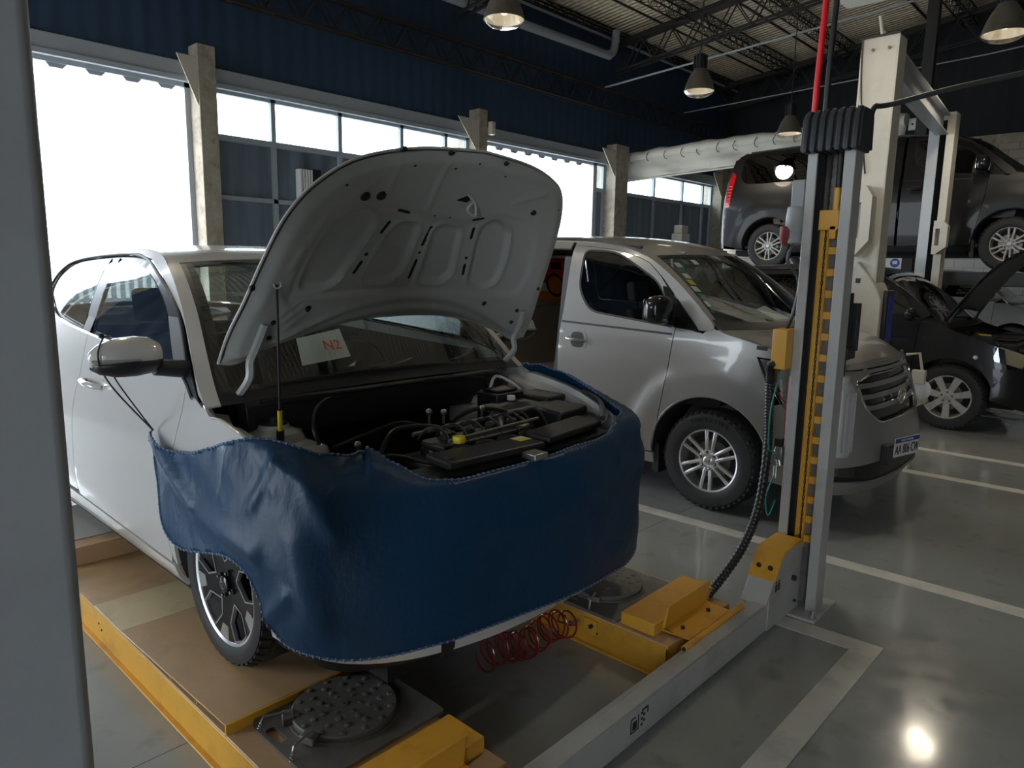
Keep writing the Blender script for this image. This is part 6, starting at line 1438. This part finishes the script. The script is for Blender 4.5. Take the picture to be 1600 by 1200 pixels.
def build_suv(loc, label, paint, open_hood):
    K = ks; V = empty('suv', loc, label, 'car'); hy, ry, wr = .86, 3.5, .352; af, ar = circ(hy, .36, .41, 40), circ(ry, .36, .41, 40)
    def sp(name, poly, m, sg, off=0, holes=(), gap=.003, res=.08, thick=.014, par=None): return obj(name, patch(MB(), poly, lambda a, b: K.side(a, b, off, sg), res, holes, gap, thick), m, par or V, smooth=45)
    def rp(y0, y1, n, dz=-.004): return [(y0+(y1-y0)*i/n, K.railz(y0+(y1-y0)*i/n)+dz) for i in range(n+1)]
    fg = rpoly([(1.22, 1.20), (2.20, 1.23), (2.20, 1.62), (1.75, 1.575), (1.45, 1.45)], [.03, .03, .03, .1, .1]); rg = rpoly([(2.32, 1.235), (3.15, 1.25), (3.22, 1.4), (3.1, 1.61), (2.32, 1.62)], .05); qg = rpoly([(3.28, 1.27), (3.75, 1.32), (3.72, 1.52), (3.25, 1.59)], .06)
    for sg in (-1, 1):
        sp('front_fender', [(.45, .5), (.9, .3), (1.27, .32), (1.22, .7), (1.20, 1.13)]+rp(1.0, .40, 8)+[(.36, .7)], paint, sg, holes=[af])
        d = sp('front_door', [(1.27, .33), (2.26, .33), (2.26, 1.66)]+rp(2.24, 1.10, 12, -.012)+[(1.20, 1.13), (1.22, .7)], paint, sg, holes=[inset(fg, -.004)])
        d2 = sp('rear_door', [(2.27, .33), (3.0, .33), (3.12, .62), (3.26, .80), (3.26, 1.58)]+rp(3.24, 2.27, 8, -.012), paint, sg, holes=[inset(rg, -.004)])
        sp('rear_quarter', [(3.0, .3), (4.0, .36), (4.1, .9), (4.06, 1.38)]+rp(4.02, 3.27, 8)+[(3.27, .80), (3.12, .62)], paint, sg, holes=[ar, inset(qg, -.004)])
        sp('side_glass', fg, m_tintd, sg, off=-.003, gap=0, thick=0, par=d); sp('side_glass', rg, m_tintd, sg, off=-.003, gap=0, thick=0, par=d2); sp('quarter_glass', qg, m_tintd, sg, off=-.003, gap=0, thick=0)
        sp('sill', [(1.2, .24), (3.05, .24), (3.05, .325), (1.2, .325)], m_blk, sg)
        for y, dd in ((2.08, d), (3.02, d2)): obj('door_handle', MB().tube([K.side(y-.1, 1.02, .006, sg), K.side(y-.07, 1.02, .035, sg), K.side(y+.07, 1.02, .035, sg), K.side(y+.1, 1.02, .006, sg)], .012, 8), m_chrome if open_hood else paint, dd)
        mb = MB().sphere((sg*1.02, 1.26, 1.22), .10, 16, (1, .6, .75)); mb.tube([(sg*.86, 1.24, 1.18), (sg*.98, 1.25, 1.19)], .03, 8); mm = obj('door_mirror', mb, paint, V, smooth=60)
        for q in (hy, ry):
            n = 20; vs = []
            for i in range(n+1):
                a = -.1+(PI+.2)*i/n; yy, zz = q+.408*math.cos(a), .36+.408*math.sin(a); xx = abs(K.side(yy, max(.3, zz), -.014, 1)[0]); vs += [(sg*xx, yy, zz), (sg*.55, yy, zz)]
            obj('wheel_arch_liner', MB().add(vs, [(2*i, 2*i+1, 2*i+3, 2*i+2) for i in range(n)]), m_under, V, solid=.004)
            wheel(V, sg*.80, q, wr, wr, .215, .228, 'seven', sg, m_alloyd)
        hl = rpoly([(sg*K.s_of(.50, .8), .78), (sg*.86, .70), (sg*.80, .84), (sg*K.s_of(.46, .92), .93)], .03)
        if sg < 0: hl = hl[::-1]
        o = obj('headlamp', patch(MB(), hl, lambda a, b: K.L(a, b, .003), .05, (), 0, .01), m_lens, V); obj('lamp_bowl', patch(MB(), inset(hl, .006), lambda a, b: K.L(a, b, -.03), .05, (), 0, .01), mat('yellowed lamp bowl', (.62, .55, .38), .3), o)
        if sg < 0: obj('side_lamp', MB().sphere(K.side(.64, .80, .0, sg), .022, 10), m_paper, V)
    sc = .85; P = lambda name, poly, m, off=0, thick=.012, gap=.003: obj(name, patch(MB(), poly, lambda a, b: K.T(a, b/sc, off), .08, (), gap, thick), m, V, smooth=50)
    ta, tr = K.t_of(1.02), K.t_of(1.68)
    P('windscreen', rpoly([(ta, -.8), (tr, -.77), (tr, .77), (ta, .8)], .04), m_glass, -.002, 0)
    for s in (-1, 1): P('pillar_face', [(ta-.03, s*.80), (tr, s*.77), (tr, s*.85), (ta-.03, s*.85)], paint, 0, .01, 0)
    P('roof', [(tr, -.85), (K.t_of(3.85), -.85), (K.t_of(3.85), .85), (tr, .85)], paint)
    P('rear_window', [(K.t_of(3.87), -.78), (K.Tt[-1]-.25, -.78), (K.Tt[-1]-.25, .78), (K.t_of(3.87), .78)], m_tintd)
    P('cowl', [(K.t_of(.92), -.83), (ta, -.83), (ta, .83), (K.t_of(.92), .83)], m_blk)
    sE = K.s_of(.48, .5)
    obj('front_bumper', patch(MB(), [(-sE, .36), (-.8, .26), (.8, .26), (sE, .36), (sE, .70), (.85, .70), (.75, .86), (-.75, .86), (-.85, .70), (-sE, .70)], lambda a, b: K.L(a, b), .07, [rpoly([(-.5, .56), (.5, .56), (.6, .80), (-.6, .80)], .05)], .003, .014), paint, V, smooth=45)
    obj('grille', patch(MB(), rpoly([(-.51, .555), (.51, .555), (.61, .81), (-.61, .81)], .05), lambda a, b: K.L(a, b, -.02), .07, (), 0, .01), m_blk, V)
    for s in (-1, 1): obj('rear_bumper', patch(MB(), [(K.s_of(4.08, .7), .32), (K.len, .32), (K.len, 1.10), (K.s_of(4.08, .7), 1.10)], lambda a, b: (lambda q: (s*abs(q[0]), q[1], q[2]))(K.L(a, b)), .08, (), .001, .012), paint, V, smooth=45)
    mb = MB(); mb.box(-.55, .55, .3, 4.1, .24, .32); mb.box(-.8, .8, 1.3, 3.1, .26, .34); obj('underbody', mb, m_under, V)
    obj('bulkhead', MB().box(-.78, .78, 1.0, 1.05, .3, 1.08), m_under, V)
    obj('dashboard', MB().prism(rpoly([(1.05, 1.12), (1.5, 1.10), (1.55, .8), (1.1, .8)], .04), lambda a, b: (-.75, a, b), lambda a, b: (.75, a, b)), m_blk, V)
    for x in (-.38, .38): seat(V, x, 2.0, .55, m_seat)
    seat(V, 0, 3.0, .55, m_seat, 1.3, head=False, name='rear_seat')
    if open_hood:
        th = math.radians(57)
        def hd(u, v, h=0):
            d = .05*(abs(u)/.8)**2.2+.12*max(0, (v-.4)/.5)**2+h; return (u, 1.0-v*math.cos(th)-d*math.sin(th), 1.23+v*math.sin(th)-d*math.cos(th))
        he_ = crom([(0, .04), (.4, .02), (.78, 0)], 6)[:-1]+crom([(.78, 0), (.76, .3), (.72, .6), (.62, .80), (.35, .90), (0, .93)], 6); he_ = he_+[(-a, b) for a, b in he_[::-1][1:-1]]
        hb = obj('bonnet', patch(MB(), he_, lambda a, b: hd(a, b, 0), .06, (), 0, .0, outw=(0, .5, .5)), paint, V, smooth=60)
        obj('inner_panel', patch(MB(), inset(he_, .01), lambda a, b: hd(a, b, .004+.028*ss(0, .06, min(.1, min(math.dist((a, b), p) for p in he_[::2])))), .05, (), 0, 0, outw=(0, -.5, -.5)), m_blk, hb, smooth=60)
        obj('folded_edge', MB().tube([hd(a, b, .003) for a, b in dens(he_, .05)], .007, 5, closed=True), paint, hb)
        for s in (-1, 1): obj('hinge_arm', MB().tube([hd(s*.70, .12, .03), hd(s*.70, 0, .04), (s*.72, .98, 1.08)], .015, 6), m_blk, V)
        mb = MB(); mb.box(-.35, .4, .35, .75, .5, .93); obj('engine_block', mb, m_dark, V, bevel=.03); obj('engine_cover', MB().box(-.25, .3, .38, .70, .93, .97), m_blk, V, bevel=.02)
        obj('battery_cover', MB().box(.42, .68, .35, .65, .7, .98), m_blk, V, bevel=.02); obj('radiator_cover', MB().box(-.62, .62, .16, .32, .86, .90), m_blk, V, bevel=.01)
        for s in (-1, 1): obj('inner_fender', MB().prism([(.35, .6), (1.0, .6), (1.0, 1.04), (.6, .95), (.35, .86)], lambda a, b: (s*.70, a, b), lambda a, b: (s*.74, a, b)), paint, V)
        obj('air_duct', MB().tube(crom([(-.5, .5, .9), (-.45, .7, .99), (-.2, .8, 1.0), (0, .72, .95)], 6), .04, 10), m_hose, V)
        lab(obj('yellow_label', MB().prism([(-.66, .56), (-.50, .60), (-.50, .72), (-.66, .66)], lambda a, b: (a, b, .985+.03), lambda a, b: (a, b, .99+.03)), m_yelp, V, smooth=None), 'yellow label in the engine bay')
        obj('label_print', MB().prism([(-.62, .585), (-.60, .59), (-.60, .67), (-.62, .665)], lambda a, b: (a, b, 1.0205), lambda a, b: (a, b, 1.022)), m_black, V, smooth=None)
        obj('label_mount', MB().box(-.68, -.48, .54, .74, .6, 1.013), m_blk, V)
    else:
        P('bonnet', [(K.t_of(.33), -.72), (K.t_of(.92), -.83), (K.t_of(.92), .83), (K.t_of(.33), .72)], paint); 
        for s in (-1, 1): P('bonnet_side', [(K.t_of(.33), s*.72), (K.t_of(.92), s*.83), (K.t_of(.92), s*.85), (K.t_of(.33), s*.85)], paint)
    return V
build_suv((9.575, .84, 0), 'black car with raised bonnet right of the silver van', m_blackp, True)
build_suv((17.0, 1.35, 0), 'grey car farthest right under the raised dark van', m_greyp, False)
# ------------------------------------------------------------------ cream two post lift
t = empty('lift_post', (6.8, 2.12, 0), 'tall cream lift post rising behind the charcoal ribbed cap', 'lift post')
mb = MB(); mb.box(0, .02, -.15, .15, 0, 3.62); mb.box(0, .22, -.15, -.13, 0, 3.62); mb.box(0, .22, .13, .15, 0, 3.62); mb.box(.20, .22, -.15, -.07, 0, 3.62); mb.box(.20, .22, .07, .15, 0, 3.62)
obj('column', mb, m_white2, t, bevel=.005)
obj('top_plate', MB().box(-.01, .23, -.16, .16, 3.62, 3.635), m_blk, t)
for y in (-.08, .05): obj('bolt', MB().cyl((-.0, y, 3.52), (-.015, y, 3.52), .012, 8), m_steel, t)
obj('cable', MB().tube(crom([(-.01, .14, 3.62), (-.02, .12, 3.3), (-.015, .08, 2.9), (-.015, .02, 2.5)], 6), .007, 6), m_hose, t)
obj('limit_rod', MB().tube([(.05, .0, 3.63), (.04, .03, 3.80)], .014, 8), m_white2, t); obj('rod_stay', MB().tube([(.09, -.03, 3.63), (.05, .01, 3.70)], .007, 6), m_white2, t)
def handle_guard(t, x, y, z, h, s=1):
    mb = MB(); m4 = lambda a, b: (x, y-a*s, z+b)
    n = [(0, -h/2), (.05, -h/2), (.16, -h*.28), (.16, h*.34), (.10, h/2), (0, h/2)]
    patch(mb, n, lambda a, b: (x, y-a*s, z+b), .06, [[(.025, -h*.24), (.075, -h*.24), (.075, h*.26), (.025, h*.26)]], 0, .0, outw=(-1, 0, 0))
    o = obj('guard', mb, m_white2, t, smooth=None, solid=.12); return o
handle_guard(t, -.15, .06, 2.09, .60)
mb = MB().prism([(-.16, .3), (.22, .3), (.22, 1.42), (.16, 1.55), (.0, 1.75), (-.16, 1.55)], lambda a, b: (-.06, -a, b), lambda a, b: (.26, -a, b)); obj('carriage_cover', mb, m_white2, t, bevel=.01)
obj('control_panel', MB().box(.0, .2, -.26, -.22, 1.0, 1.50), m_blk, t, bevel=.01); obj('panel_label', MB().box(.03, .17, -.265, -.26, 1.05, 1.45), m_blue, t, smooth=None)
obj('slot', MB().box(-.065, -.06, -.04, .0, 1.56, 1.60), m_blk, t)
obj('base_plate', MB().box(-.10, .32, -.24, .24, 0, .02), m_white2, t)
t2_ = empty('lift_post', (10.62, 2.47, 0), 'cream and grey open lift post in front of the raised dark van', 'lift post')
mb = MB(); mb.box(.20, .215, -.13, .13, 0, 3.66); mb.box(0, .215, -.145, -.13, 0, 3.66); mb.box(0, .215, .13, .145, 0, 3.66)
obj('column', mb, m_white2, t2_, bevel=.004)
lab(obj('far_flange', MB().box(-.005, .0, .02, .145, 1.66, 3.60), m_post, t2_, smooth=None), 'grey inner flange'); obj('far_flange_foot', MB().box(-.007, .0, .02, .145, 0, 1.66), m_white2, t2_)
obj('near_flange', MB().box(-.005, .0, -.145, -.055, 0, 3.66), m_white2, t2_); obj('channel_liner', MB().box(.18, .199, -.10, .10, 0, 3.6), m_blk, t2_)
handle_guard(t2_, -.12, -.05, 2.11, .42)
obj('base_plate', MB().box(-.10, .32, -.24, .24, 0, .02), m_white2, t2_)
t = empty('lift_top_beam', (8.7, 2.2, 3.45), 'grey overhead beam joining the two cream lift posts', 'lift beam')
P0, P1 = Vector((-1.68, -.08, .17)), Vector((1.92, .27, .19))
mb = MB(); d = (P1-P0).normalized(); sd_ = Vector((-d.y, d.x, 0))
for (o0, o1, h0, h1) in ((-.075, .075, -.02, 0), (-.075, .075, -.25, -.235), (-.008, .008, -.25, 0)):
    mb.add([P0+sd_*o0+Vector((0, 0, h0)), P0+sd_*o1+Vector((0, 0, h0)), P0+sd_*o1+Vector((0, 0, h1)), P0+sd_*o0+Vector((0, 0, h1)), P1+sd_*o0+Vector((0, 0, h0)), P1+sd_*o1+Vector((0, 0, h0)), P1+sd_*o1+Vector((0, 0, h1)), P1+sd_*o0+Vector((0, 0, h1))], [(0, 1, 2, 3), (7, 6, 5, 4), (0, 4, 5, 1), (1, 5, 6, 2), (2, 6, 7, 3), (3, 7, 4, 0)])
obj('beam', mb, m_post, t, smooth=None, bevel=.004)
t = empty('lift_pad', (6.95, 1.5, 0), 'white round pad and frame on the lift arm between silver van and black car', 'lift arm')
obj('round_pad', MB().sphere((-.30, .0, .69), .085, 20, (.6, 1, 1)), m_paper, t, smooth=60)
obj('frame', MB().tube([(-.35, .12, .98), (-.35, .02, 1.0), (-.35, -.02, .82)], .012, 6), m_white2, t); obj('holder', MB().box(-.38, -.32, -.04, .06, .75, .86), m_white2, t, bevel=.004)
obj('arm', MB().box(-.40, .0, .0, .10, .55, .65), m_white2, t, bevel=.004); obj('arm_foot', MB().box(-.36, -.28, .02, .08, .0, .56), m_white2, t, bevel=.004)
o = tag(obj('equipment_case', MB().box(16.2, 16.6, 9.3, 9.6, 0, 2.55).box(16.24, 16.56, 9.34, 9.56, 2.55, 2.75), m_white2, bevel=.02), 'small pale cabinet top seen over the silver van roof under the far windows', 'cabinet')
